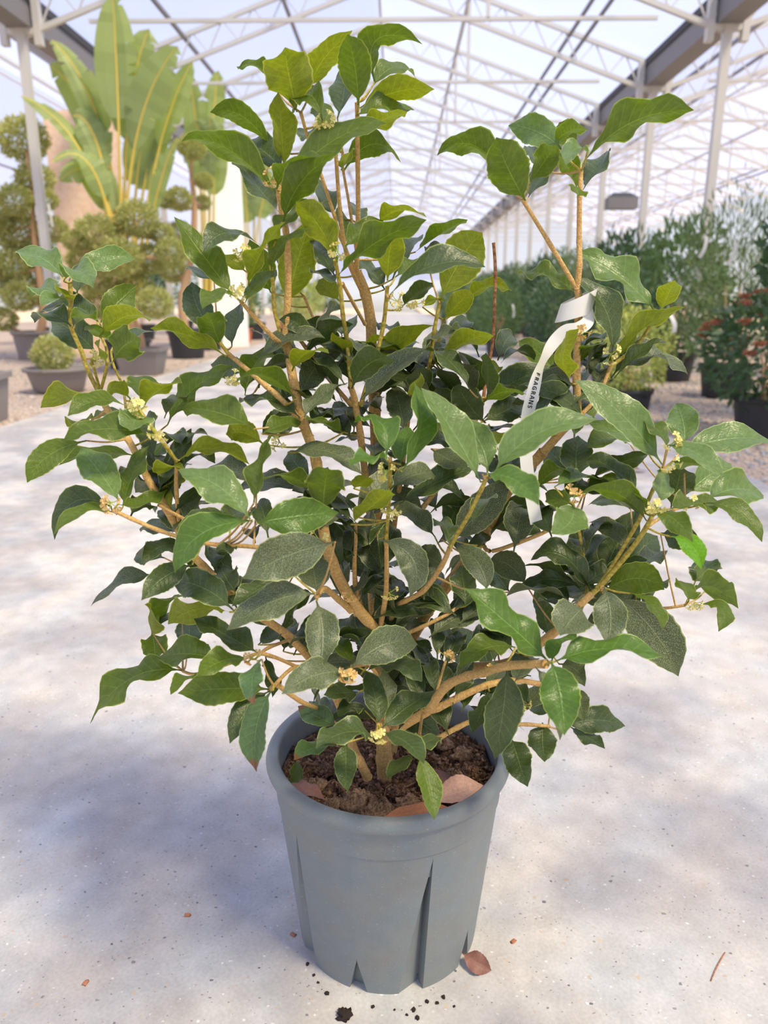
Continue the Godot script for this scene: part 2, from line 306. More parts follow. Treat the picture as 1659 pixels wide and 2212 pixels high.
const SMALL_LEAVES := [
	[-91,1208,-48,-112,1220,-75,-135,1233,-109,31,-8,90,42,"d"],
	[-61,1166,-2,-53,1173,25,-44,1178,59,25,-46,89,-4,"y"],
	[-37,1107,-48,-45,1122,-75,-55,1140,-109,28,27,88,39,"d"],
	[51,1064,-62,61,1070,-35,70,1076,-1,25,7,98,-20,"d"],
	[46,996,-32,57,1002,-5,66,1008,29,25,-6,98,-17,"y"],
	[-62,953,-78,-54,970,-105,-45,989,-139,28,-56,77,30,"d"],
	[-44,932,-2,-24,947,25,-5,962,59,30,-26,92,-28,"y"],
	[132,912,-52,141,915,-25,150,919,9,25,53,81,-25,"y"],
	[36,886,98,37,903,125,38,921,159,27,-63,69,-36,"y"],
	[72,912,-2,71,927,25,69,942,59,26,51,78,-36,"d"],
	[26,890,2,15,897,-25,3,904,-59,26,2,98,21,"d"],
	[-23,974,-52,-3,968,-25,16,962,9,28,7,99,15,"d"],
	[-168,1004,148,-187,1012,175,-198,996,209,28,12,97,20,"g"],
	[-65,1025,52,-84,1034,25,-105,1044,-9,29,9,97,23,"d"],
	[-146,1045,-48,-155,1060,-75,-165,1076,-109,27,58,78,22,"d"],
	[230,1126,58,222,1128,85,213,1130,119,24,44,89,6,"g"],
	[245,922,48,252,946,75,262,955,109,28,-34,87,-36,"g"],
	[263,842,-48,257,849,-75,252,855,-109,24,-61,75,26,"l"],
	[-419,1003,28,-413,1012,55,-404,1021,89,25,43,83,-35,"y"],
	[-408,998,48,-415,1007,75,-419,998,109,25,38,92,8,"l"],
	[-392,976,78,-371,983,105,-348,989,139,29,3,98,-22,"g"],
	[-371,956,2,-352,959,-25,-332,963,-59,28,15,97,20,"d"],
	[-379,931,48,-367,941,75,-353,951,109,27,82,36,-45,"y"],
	[-326,798,48,-304,816,75,-281,836,109,33,-40,88,-26,"g"],
	[-232,817,202,-258,814,175,-282,798,141,32,4,94,-34,"y"],
	[-441,835,18,-415,846,45,-386,858,79,33,-14,96,-24,"y"],
	[-415,845,2,-403,847,-25,-392,849,-59,25,28,95,16,"d"],
	[-40,788,168,-29,801,195,-17,816,229,27,9,89,-44,"y"],
	[4,848,278,-15,852,305,-34,853,339,28,7,100,-5,"b"],
	[158,798,-52,151,818,-25,143,838,9,29,45,79,-41,"y"],
	[74,820,-22,67,835,5,61,851,39,27,61,75,-25,"y"],
	[183,850,98,184,867,125,183,884,159,27,-50,76,-42,"g"],
	[-32,450,98,-50,469,125,-64,476,159,29,29,93,-24,"d"],
	[-310,555,-2,-318,557,25,-324,561,59,24,6,99,-9,"d"],
	[-342,539,48,-332,573,75,-320,610,109,37,78,26,-57,"y"],
	[-236,555,198,-244,563,225,-251,562,259,25,-16,98,-14,"g"],
	[-177,723,198,-187,727,225,-194,733,259,25,14,98,-13,"d"],
	[-24,582,93,13,600,92,50,593,92,31,-11,86,50,"d"],
	[-18,834,29,-55,858,43,-93,858,56,37,36,91,22,"d"],
	[9,675,129,32,679,94,55,660,59,31,3,98,-19,"d"],
	[168,507,132,188,523,90,208,515,48,34,18,97,18,"s"],
	[-245,836,157,-266,843,120,-286,826,84,30,-12,99,-6,"d"],
	[1,638,98,-24,672,65,-49,683,32,40,-1,82,58,"s"],
	[79,524,114,93,549,88,108,550,63,26,-1,89,45,"d"],
	[-85,435,111,-51,445,100,-17,432,88,28,15,94,30,"s"],
	[87,431,-41,49,459,-29,11,464,-18,29,29,90,-31,"d"],
	[-24,535,56,-28,554,22,-32,549,-13,28,82,57,3,"d"],
	[-77,737,139,-101,763,112,-125,765,85,29,68,70,-24,"d"],
	[67,541,124,67,569,93,66,573,62,24,39,82,42,"d"],
	[124,848,34,156,858,4,187,845,-25,30,-49,66,-57,"s"],
	[25,587,88,0,622,58,-25,633,28,32,47,85,26,"s"],
	[-32,903,78,13,907,67,57,886,57,34,9,93,-34,"s"],
	[-100,492,40,-124,519,20,-148,521,0,29,29,90,31,"d"],
	[-19,794,-19,-19,812,25,-19,807,69,40,-19,97,-14,"s"],
	[264,940,55,275,947,27,285,929,-2,21,-6,97,-21,"s"],
	[329,586,65,291,603,46,253,596,27,31,-19,80,57,"s"],
	[171,429,124,150,453,84,130,452,44,33,46,89,2,"s"],
	[-158,610,119,-151,625,81,-145,617,44,27,62,76,19,"s"],
	[55,529,-54,24,545,-39,-6,537,-25,30,2,98,-21,"s"],
	[30,914,30,62,941,16,94,945,3,28,-33,91,26,"s"],
	[50,703,4,89,726,0,128,726,-4,28,-27,68,-69,"d"],
	[-196,627,120,-179,638,85,-162,625,49,34,-28,95,-15,"d"],
	[-245,813,164,-234,820,130,-222,803,97,26,-7,98,-16,"d"],
	[146,529,118,140,553,84,133,553,49,28,56,81,18,"d"],
	[-41,689,76,-70,706,73,-100,700,70,23,13,91,41,"d"],
	[13,852,30,15,858,-6,18,839,-41,31,-56,80,-19,"s"],
	[-29,606,-47,14,617,-35,57,605,-22,38,7,98,-18,"d"],
	[-20,484,-28,-42,505,-51,-64,502,-73,27,74,17,-65,"d"],
	[202,495,79,165,496,89,128,474,99,33,-17,92,35,"d"],
	[-219,628,119,-181,639,91,-143,625,63,40,-13,96,-23,"s"],
	[-6,496,20,-9,503,-15,-11,485,-50,28,-3,99,-15,"d"],
	[-247,649,115,-269,675,90,-291,676,64,25,37,91,17,"d"],
	[2,683,129,10,693,94,18,679,59,25,-20,98,-10,"d"],
	[47,514,-32,61,539,-66,75,539,-99,28,88,19,44,"d"],
	[231,878,95,258,896,72,284,890,50,28,3,96,29,"d"],
	[-226,660,114,-239,677,78,-251,671,42,32,60,79,-8,"d"],
	[84,935,-12,99,968,-47,115,977,-82,30,16,82,56,"d"],
	[-182,622,159,-179,641,117,-176,636,75,29,18,97,17,"d"],
	[46,884,38,53,908,-4,59,908,-46,36,-12,96,25,"d"],
	[271,913,59,243,924,34,215,911,9,32,13,98,-18,"s"],
	[48,475,123,82,498,110,117,497,96,34,-22,95,21,"d"],
	[217,535,73,175,560,69,133,560,65,30,30,95,-11,"s"],
	[41,896,12,15,929,-15,-11,938,-43,30,6,82,57,"s"],
	[201,727,163,198,739,121,195,728,80,33,-56,83,5,"d"],
	[43,894,23,4,912,1,-36,907,-22,32,32,89,-31,"s"],
	[365,576,31,368,622,63,371,644,94,31,2,67,-74,"d"],
	[-48,827,62,-68,846,25,-87,840,-13,38,-42,83,36,"s"],
	[315,620,91,269,625,83,223,606,75,41,-13,99,-10,"d"],
	[-45,837,70,-41,863,30,-38,864,-9,29,-24,92,29,"s"],
	[276,619,88,310,658,91,344,674,93,32,-59,68,43,"d"],
	[-15,582,65,10,607,54,35,609,43,27,-24,83,50,"d"],
	[-133,712,132,-113,718,99,-93,700,65,29,33,94,3,"d"],
	[1,621,97,-10,628,66,-21,610,36,29,-8,99,-15,"s"],
	[-16,527,49,6,566,71,28,582,93,29,-77,63,-1,"d"],
	[114,876,35,98,914,62,83,929,90,32,34,77,-54,"s"],
	[-289,768,148,-287,775,103,-285,758,59,33,30,95,-10,"d"],
	[-264,870,158,-259,888,128,-254,882,98,26,-16,97,18,"s"],
	[235,854,78,256,874,40,276,869,2,32,22,93,30,"s"],
	[-32,594,62,-5,613,41,22,609,21,25,35,-93,12,"d"],
	[-95,858,113,-85,866,77,-74,850,40,29,22,98,-4,"d"],
	[250,645,128,282,654,94,313,638,60,32,49,79,37,"d"],
	[34,831,5,62,853,-3,89,851,-12,21,-8,76,65,"d"],
	[-15,777,31,14,782,12,42,763,-6,27,17,98,-12,"d"],
	[-266,765,135,-291,799,101,-316,808,67,37,50,85,16,"s"],
	[-10,547,-22,-32,560,-58,-54,549,-94,32,60,72,-35,"s"],
	[265,916,58,266,929,25,267,919,-7,24,4,100,5,"s"],
	[47,468,129,15,473,113,-18,454,98,32,-14,98,-12,"s"],
	[308,753,149,275,771,120,242,766,91,34,0,98,21,"s"],
	[-43,901,79,-67,920,49,-90,915,18,34,-5,96,27,"d"],
	[24,446,95,8,453,63,-7,437,30,26,13,97,-19,"d"],
	[-12,564,98,-42,570,86,-72,552,74,28,-19,-60,78,"d"],
	[-22,798,45,5,816,17,32,809,-10,27,5,97,25,"s"],
	[-14,923,80,-45,950,56,-75,953,33,33,36,92,12,"s"],
	[-40,478,-27,-34,500,12,-28,498,51,28,35,89,-28,"s"],
	[17,724,-10,37,753,-32,56,758,-55,28,-75,64,-16,"s"],
	[-41,623,111,-17,652,96,7,657,81,26,-55,83,5,"s"],
	[56,569,114,97,587,92,138,581,70,39,7,92,38,"s"],
	[-29,626,-23,-64,661,-37,-99,672,-51,34,11,63,77,"s"],
	[161,754,37,160,781,66,159,784,94,29,3,89,-46,"d"],
	[-176,904,85,-138,927,82,-101,926,78,33,-29,86,-41,"d"],
	[-25,695,101,-25,721,66,-26,723,32,29,-86,47,20,"s"],
	[17,591,106,-11,615,83,-38,615,60,33,68,38,-62,"s"],
	[-160,900,105,-161,914,72,-163,904,39,23,-6,100,6,"d"],
	[-268,747,142,-246,771,113,-224,770,84,31,81,-31,49,"d"],
	[22,447,110,56,457,92,90,443,75,33,36,69,63,"d"],
	[62,602,99,48,628,68,34,630,37,26,-31,81,51,"d"],
	[-5,421,53,36,422,70,77,399,86,40,-12,67,73,"d"],
	[-111,930,61,-77,965,66,-44,977,71,33,-43,72,-54,"d"],
	[-93,442,106,-103,459,71,-114,451,37,25,96,2,-29,"d"],
	[249,857,90,214,889,93,179,896,95,30,35,52,78,"d"],
	[23,452,-65,42,467,-91,61,458,-118,24,14,97,21,"s"],
	[60,481,113,72,496,80,84,487,47,29,32,93,20,"d"],
	[-282,772,135,-308,778,108,-334,760,81,31,32,80,-50,"s"],
	[-22,584,84,-1,615,61,20,622,38,26,-17,83,53,"d"],
	[-163,935,90,-120,959,86,-78,959,82,34,-17,77,62,"s"],
	[29,495,-33,1,499,-69,-27,478,-104,41,-23,97,-5,"d"],
	[266,898,65,277,915,32,288,907,-1,29,0,99,14,"s"],
	[-28,741,-16,-2,755,-45,23,745,-73,32,-21,97,-13,"d"],
	[13,431,126,38,451,94,63,447,61,28,-1,97,24,"d"],
	[264,645,132,245,659,106,226,649,80,27,49,82,-29,"d"],
	[-292,811,121,-309,844,83,-326,854,45,37,-52,62,59,"d"],
	[50,445,-36,24,471,-12,-1,473,13,32,7,90,-43,"d"],
	[235,633,137,196,638,114,157,618,90,37,12,88,-47,"s"],
	[304,620,56,294,637,19,284,631,-18,27,15,98,11,"d"],
	[104,580,86,93,591,58,81,578,29,22,23,96,-13,"s"],
	[148,926,-2,164,952,-37,179,955,-71,32,39,77,51,"d"],
	[-118,923,87,-129,950,61,-141,954,35,28,48,83,29,"d"],
	[229,859,57,223,883,25,216,883,-8,27,-42,82,38,"d"],
	[-103,499,70,-68,513,73,-32,504,76,28,-11,59,80,"s"],
	[65,917,26,38,924,-2,10,907,-30,30,-30,95,11,"d"],
	[254,641,110,215,649,102,177,632,94,28,-22,76,61,"d"],
	[147,678,5,129,681,30,111,660,55,25,-10,96,27,"d"],
	[4,558,80,44,593,86,84,605,92,38,-21,57,-80,"s"],
	[83,447,160,62,470,122,40,468,84,40,23,97,13,"d"],
	[-15,863,-17,-26,895,-56,-36,904,-95,35,54,80,28,"d"],
	[130,503,44,138,523,12,146,519,-20,27,26,92,28,"d"],
	[-158,909,83,-136,923,46,-114,912,9,33,-7,100,1,"d"],
	[256,661,100,288,692,77,319,699,55,34,-55,83,-5,"d"],
	[180,531,70,147,557,71,113,558,73,27,34,88,-33,"s"],
	[-9,428,7,-46,430,4,-83,409,1,29,-11,65,-75,"d"],
	[4,526,51,-22,552,42,-48,553,33,27,2,58,81,"d"],
	[-14,522,92,-54,549,79,-95,552,66,40,40,88,-25,"d"],
	[-46,921,50,-12,938,46,23,931,42,30,-13,99,5,"s"],
	[-166,584,97,-168,609,54,-170,610,11,32,-1,95,30,"s"],
	[295,650,97,317,680,77,339,687,57,29,-71,69,-15,"s"],
	[135,689,-1,176,701,15,217,688,31,32,36,1,-93,"d"],
	[131,665,4,100,675,-2,69,661,-7,26,-5,99,-9,"s"],
	[-63,923,-12,-88,963,6,-113,979,24,30,24,67,-70,"d"],
	[237,860,76,205,891,56,172,897,35,32,9,81,59,"s"],
	[-10,692,-10,-15,699,-40,-20,682,-70,24,-60,80,-3,"d"],
	[130,696,20,106,708,-18,83,695,-55,39,28,94,-19,"s"],
	[163,691,116,174,724,78,184,734,39,41,12,85,51,"s"],
	[-106,460,113,-86,489,85,-65,494,56,28,-77,61,-19,"d"],
	[-104,906,45,-72,940,46,-39,950,48,28,-41,53,75,"s"],
	[-92,942,53,-113,974,71,-134,982,88,26,71,15,69,"d"],
	[7,439,113,40,446,84,73,430,55,31,24,96,13,"d"],
	[-254,704,88,-278,722,47,-301,716,6,41,-4,99,16,"d"],
	[354,601,44,326,605,53,298,584,62,25,15,45,88,"d"],
	[-37,667,84,-32,676,38,-27,662,-8,41,-92,37,-11,"s"],
	[232,902,88,214,910,57,197,894,25,26,-83,37,41,"s"],
	[-14,563,72,11,585,49,36,584,26,26,-27,95,15,"d"],
	[-205,636,126,-225,645,100,-244,629,74,25,63,56,-54,"d"],
	[311,695,131,291,717,95,271,716,59,29,-28,87,41,"s"],
	[66,514,121,38,528,98,11,518,75,32,32,90,-30,"s"],
	[280,935,60,298,942,30,315,925,0,25,57,79,21,"d"],
	[-37,620,112,-18,639,86,0,635,60,23,-18,97,16,"d"],
	[-69,647,74,-97,680,53,-125,689,33,32,-21,52,83,"s"],
	[-10,511,-21,-36,546,-48,-62,556,-75,34,31,85,42,"s"],
	[-4,459,45,6,488,5,15,494,-35,40,10,90,42,"d"],
	[-132,524,79,-112,545,40,-93,543,1,31,-2,97,22,"d"],
	[-51,672,105,-80,689,81,-110,682,58,29,32,93,-20,"d"],
	[363,571,46,322,574,42,282,553,37,36,-22,96,14,"s"],
	[-3,424,48,17,460,12,37,471,-24,39,-43,84,32,"d"],
	[39,733,23,32,759,-8,24,761,-39,30,86,51,2,"s"],
	[-142,542,92,-109,547,70,-77,527,48,29,-27,72,-64,"s"],
	[38,805,2,14,827,-20,-10,824,-42,29,27,96,11,"d"],
	[159,726,21,144,755,-17,129,760,-55,35,33,90,27,"d"],
	[176,422,92,158,455,61,140,464,29,29,-16,78,61,"d"],
	[65,917,25,37,927,12,8,913,-2,25,-20,94,27,"s"],
	[-263,703,109,-288,727,75,-314,726,42,39,-18,88,43,"s"],
	[103,593,96,105,606,60,107,594,25,30,97,-24,5,"s"],
	[106,880,48,140,892,27,175,880,5,33,-14,97,-22,"s"],
	[-12,464,-31,-35,469,-12,-59,450,7,23,9,89,44,"d"],
	[-54,903,94,-78,929,80,-102,931,66,25,30,88,36,"d"],
	[-44,683,110,-66,703,83,-88,699,56,30,-2,96,29,"s"],
	[219,768,152,240,783,110,261,773,67,42,44,86,27,"d"],
	[44,520,118,46,530,83,48,515,49,27,42,91,-5,"s"],
	[33,878,33,4,912,17,-25,922,0,35,65,36,-67,"s"],
	[83,490,142,74,516,111,64,519,81,26,12,91,39,"d"],
	[-285,776,124,-321,791,98,-357,781,73,34,19,97,-16,"d"],
	[251,694,124,252,700,93,254,683,63,24,-23,96,-18,"s"],
	[31,889,21,10,905,-5,-11,896,-31,30,-64,48,60,"s"],
	[-20,539,89,-31,557,46,-42,552,3,33,6,99,13,"d"],
	[-101,881,82,-118,894,56,-136,882,30,22,39,89,-24,"d"],
	[102,746,176,119,762,132,137,754,88,33,-32,94,-5,"d"],
	[69,712,-8,61,724,-39,53,713,-70,28,-48,86,13,"d"],
	[2,795,-35,-38,815,-23,-77,811,-12,29,4,90,-44,"d"],
	[-59,680,82,-96,708,60,-133,712,39,34,1,81,59,"s"],
	[51,750,19,45,758,-19,39,742,-57,27,86,48,-19,"d"],
	[-3,517,48,13,538,13,28,534,-22,30,-30,95,8,"d"],
	[-89,471,62,-54,495,38,-18,495,14,33,-35,93,-7,"d"],
	[-33,566,-32,-21,577,-73,-9,565,-115,30,-75,63,-22,"s"],
	[-273,717,148,-252,744,113,-230,747,78,34,-52,86,5,"s"],
	[-148,559,98,-130,589,60,-112,595,21,37,-91,1,-42,"d"],
	[18,439,-40,52,449,-30,85,435,-19,31,22,84,-50,"d"],
	[-294,763,98,-281,788,67,-269,788,37,27,0,92,39,"s"],
	[261,631,112,221,660,103,181,665,94,30,43,79,-43,"d"],
	[5,559,46,-9,591,12,-23,598,-23,30,11,88,46,"d"],
	[48,485,154,34,513,123,20,518,92,27,35,88,31,"d"],
	[-98,773,134,-125,786,97,-151,775,61,34,20,97,-12,"s"],
	[357,583,55,339,610,16,322,612,-22,36,8,94,32,"s"],
	[-62,624,117,-66,647,75,-70,646,34,32,-13,95,27,"s"],
	[-114,526,71,-151,531,44,-188,512,17,38,38,63,-68,"d"],
	[92,598,106,56,612,86,20,601,66,33,-24,83,51,"d"],
	[-20,735,-17,16,736,-3,51,712,12,34,0,78,63,"s"],
	[-84,729,144,-68,736,117,-53,718,90,24,31,95,-3,"s"],
	[142,451,123,152,467,93,162,458,63,26,2,99,12,"s"],
	[-9,469,17,20,508,36,49,524,54,35,-6,60,-80,"s"],
	[-18,725,-25,6,749,-54,30,750,-83,29,-45,89,2,"d"],
	[98,811,22,142,833,10,186,831,-1,34,-24,97,-5,"d"],
	[79,710,170,72,729,133,65,724,96,27,19,97,16,"d"],
	[-192,623,148,-217,630,109,-241,612,69,38,-36,93,9,"d"],
	[322,579,55,297,587,25,271,572,-5,32,5,99,-16,"d"],
	[309,629,102,275,655,89,242,656,76,32,17,87,46,"s"],
	[-168,707,133,-177,716,103,-185,700,72,24,-31,95,-3,"s"],
	[286,910,76,318,945,74,349,955,72,29,-54,78,32,"d"],
	[24,905,1,52,904,28,81,878,55,33,26,95,19,"s"],
	[146,756,24,181,768,44,217,757,63,31,22,88,-42,"d"],
	[119,933,32,99,964,50,79,970,69,24,46,82,-33,"d"],
	[-56,673,134,-72,700,94,-89,702,54,39,-61,63,48,"d"],
	[-54,615,124,-33,643,99,-11,648,74,28,-58,81,4,"s"],
	[81,597,-33,111,625,-52,140,629,-70,29,-61,69,-38,"s"],
	[304,745,146,319,755,118,333,741,90,26,54,81,21,"d"],
	[-288,763,142,-287,791,104,-287,795,67,28,-97,24,8,"d"],
	[127,478,-2,101,474,34,76,446,69,40,-24,94,24,"d"],
	[30,897,29,6,906,0,-19,891,-28,32,1,99,-12,"d"],
	[131,507,141,153,515,109,176,499,77,31,29,95,9,"s"],
	[11,602,104,-6,610,61,-23,594,19,34,15,97,-16,"d"],
	[7,755,161,-25,766,129,-56,753,96,32,10,99,-12,"s"],
	[235,836,99,241,853,61,247,846,22,29,42,89,19,"d"],
	[-45,706,34,-88,734,26,-130,738,17,41,36,93,-11,"d"],
	[-250,733,157,-246,759,113,-242,761,69,34,-23,93,27,"s"],
	[214,830,56,192,862,32,169,869,8,33,70,70,-9,"s"],
	[81,590,91,108,618,89,136,622,87,28,-47,84,28,"d"],
	[327,738,108,292,775,97,258,789,87,35,-62,-74,26,"d"],
	[30,908,35,37,919,-8,44,906,-51,32,87,47,14,"s"],
	[-36,881,66,-9,903,50,17,902,34,28,-45,87,-18,"d"],
	[-35,648,69,-30,667,31,-26,662,-8,32,-29,95,14,"s"],
	[-37,923,83,-73,946,60,-109,945,36,33,19,97,15,"s"],
	[8,597,73,-23,631,63,-53,641,53,29,56,82,8,"s"],
	[-21,505,-51,-27,514,-81,-32,499,-110,26,-20,98,-6,"d"],
	[-75,765,119,-46,773,87,-17,757,55,35,-5,98,-17,"s"],
	[-3,756,-2,1,788,37,6,795,76,35,34,83,-45,"d"],
	[-96,952,60,-76,986,72,-57,995,85,28,-79,56,27,"s"],
	[122,476,3,105,493,-32,89,486,-68,30,-38,87,30,"d"],
	[-11,854,-20,-20,872,20,-29,867,60,30,-35,91,-23,"d"],
	[0,562,88,6,586,43,13,586,-2,35,-38,91,18,"d"],
	[86,485,149,100,509,117,114,508,86,31,75,44,49,"d"],
	[-260,696,110,-281,725,77,-301,730,45,38,31,91,28,"s"],
	[-159,568,90,-186,586,76,-213,580,62,25,-15,75,64,"s"],
	[29,807,30,59,826,34,88,821,37,24,-27,88,39,"s"],
	[20,875,28,-12,900,16,-45,900,5,28,44,83,-35,"d"],
	[72,582,84,110,604,76,149,602,68,32,-8,82,57,"d"],
	[-71,915,42,-43,942,37,-15,945,33,24,-31,77,56,"d"],
	[-38,874,39,-5,895,40,27,892,42,25,-26,91,31,"d"],
	[-82,864,106,-112,890,91,-142,892,77,32,45,89,-7,"d"],
	[225,917,81,255,950,54,286,959,26,40,-49,86,12,"d"],
	[164,746,97,208,750,95,251,730,93,34,-16,-92,37,"d"],
	[-3,445,41,17,460,2,36,450,-37,36,15,98,14,"d"],
	[311,926,49,322,947,7,332,944,-34,32,-64,-70,-32,"s"],
	[-38,717,19,-72,727,17,-106,714,15,29,-5,91,41,"d"],
	[254,883,76,223,904,75,192,900,74,24,25,96,10,"d"],
	[-16,836,44,-36,864,20,-56,869,-4,30,64,77,0,"d"],
	[83,477,-12,78,499,-41,74,497,-71,23,4,94,32,"s"],
	[1,463,56,14,500,76,27,514,97,31,-28,68,-68,"d"],
	[310,772,143,282,801,112,255,806,82,37,6,89,45,"d"],
	[-39,714,117,-66,735,99,-92,732,81,27,38,92,-8,"d"],
	[252,700,120,275,718,93,299,711,66,30,-34,94,-9,"d"],
	[-22,694,105,-54,717,89,-87,717,72,30,35,94,-3,"s"],
	[-69,662,94,-35,699,75,-1,712,56,32,-13,71,69,"d"],
	[16,535,114,-8,563,93,-33,567,72,27,7,83,56,"d"],
	[97,587,109,124,594,80,151,578,52,31,37,90,22,"s"],
	[-263,818,161,-247,840,125,-231,839,90,30,-27,95,16,"d"],
	[156,734,4,187,766,-19,218,775,-42,35,-11,80,59,"s"],
	[183,753,42,156,778,12,128,780,-19,37,8,94,34,"s"],
	[-50,562,-34,-85,576,-23,-121,566,-11,29,1,98,-17,"s"],
	[30,919,15,8,945,40,-14,947,65,31,48,88,-6,"d"],
	[-147,528,67,-144,540,31,-141,527,-6,25,-8,100,-2,"s"],
	[-116,712,124,-95,718,90,-74,701,56,32,-4,98,-18,"d"],
	[140,683,38,169,703,4,199,698,-30,36,-51,82,-27,"s"],
	[235,607,148,218,622,121,201,614,94,24,27,96,-4,"s"],
	[244,848,82,210,881,73,177,889,65,30,46,85,25,"d"],
	[21,756,2,64,756,6,107,733,9,39,19,87,45,"d"],
	[-85,695,129,-111,729,101,-137,739,72,35,48,85,22,"s"],
	[-32,754,13,-15,785,30,2,793,47,21,-82,25,52,"d"],
	[254,855,88,220,867,86,186,855,84,30,0,97,-22,"s"],
	[187,416,63,224,454,50,262,467,37,33,-41,81,41,"s"],
	[89,588,-49,118,608,-74,146,604,-99,29,-21,97,9,"d"],
	[45,938,27,65,962,50,86,962,73,26,-63,77,15,"s"],
	[45,451,-67,17,478,-80,-11,480,-93,29,22,85,48,"s"],
	[169,787,69,163,796,25,158,782,-18,30,-15,99,-4,"d"],
	[268,921,33,297,932,0,326,919,-34,34,1,100,-1,"d"],
	[-148,720,151,-159,747,122,-170,750,94,28,-22,83,51,"d"],
	[16,785,1,12,801,-37,7,794,-75,33,-85,49,16,"d"],
	[-278,781,157,-271,803,123,-264,801,88,25,-20,95,24,"d"],
	[-205,634,112,-222,663,88,-239,668,65,28,-25,68,69,"d"],
	[-25,522,-53,5,545,-83,35,545,-113,33,67,17,72,"d"],
	[34,451,-51,50,485,-29,67,495,-7,27,65,24,-72,"d"],
	[-74,428,20,-65,454,-5,-57,457,-31,23,-48,82,32,"s"],
	[-42,732,91,-75,755,68,-109,755,45,31,46,86,-23,"d"],
	[20,863,8,57,886,23,94,885,38,33,-42,76,49,"d"],
	[112,642,4,108,659,-28,103,653,-60,24,-53,82,22,"d"],
	[42,479,132,7,487,115,-29,472,98,31,-22,93,28,"s"],
	[99,479,151,118,495,115,138,488,78,35,-12,99,6,"d"],
	[-60,877,53,-85,920,73,-111,939,93,35,58,72,-38,"d"],
	[15,668,-31,-17,676,-54,-48,660,-78,32,-7,99,-7,"d"],
	[148,925,32,175,938,5,202,926,-23,35,-17,97,-15,"d"],
	[5,488,42,-27,512,10,-59,513,-22,41,23,96,15,"d"],
	[-12,476,87,-50,492,68,-87,484,50,33,39,64,-66,"d"],
	[-103,749,133,-106,763,98,-109,753,62,29,98,20,-6,"s"],
	[67,778,10,95,782,-26,123,761,-63,33,46,88,15,"d"],
	[165,744,29,176,762,-13,187,756,-55,32,43,87,23,"s"],
	[206,580,121,243,612,109,280,621,97,31,-53,79,-30,"s"],
	[-208,732,178,-192,745,137,-177,733,95,34,31,94,12,"d"],
	[-95,837,87,-125,858,88,-155,855,89,26,24,84,-49,"d"],
	[270,638,123,259,659,94,248,657,66,25,4,95,31,"d"],
	[-10,662,123,1,694,83,11,702,43,34,43,75,50,"d"],
	[-29,707,12,8,730,37,44,730,63,33,-9,95,-29,"d"],
	[48,629,127,47,662,87,47,670,46,39,37,83,41,"s"],
	[70,459,137,58,481,104,47,479,71,25,-17,92,35,"d"],
	[26,440,-49,10,458,-79,-5,451,-108,28,24,97,6,"s"],
	[64,507,156,58,527,125,52,524,94,23,4,96,26,"d"],
	[-12,911,-22,16,940,-46,44,946,-70,33,-15,87,46,"d"],
	[105,858,41,90,885,20,74,888,-1,25,69,72,-1,"d"],
	[88,509,151,117,537,121,147,541,91,32,-60,78,-18,"s"],
	[27,895,17,37,919,-18,47,919,-53,28,35,85,39,"s"],
	[-59,852,61,-86,857,41,-112,839,21,26,0,95,-30,"s"],
	[-133,884,104,-101,892,73,-69,876,42,35,13,99,1,"s"],
	[191,427,108,154,449,93,118,447,79,35,-32,-94,14,"s"],
	[-75,459,15,-88,483,-15,-101,483,-45,26,92,-1,-40,"d"],
	[-20,523,-28,-1,553,1,18,559,30,28,-38,88,-30,"s"],
	[-38,620,63,-7,627,55,24,610,47,23,25,85,47,"d"],
	[41,428,104,53,442,74,65,431,44,28,-70,66,-26,"s"],
	[-77,759,101,-98,776,64,-119,769,27,38,6,99,10,"s"],
	[111,480,1,75,518,-8,38,532,-18,32,59,81,-6,"d"],
	[-104,503,54,-71,526,46,-39,524,38,24,-34,92,-18,"d"],
	[250,914,74,269,938,41,289,938,8,34,-81,52,-29,"d"],
]
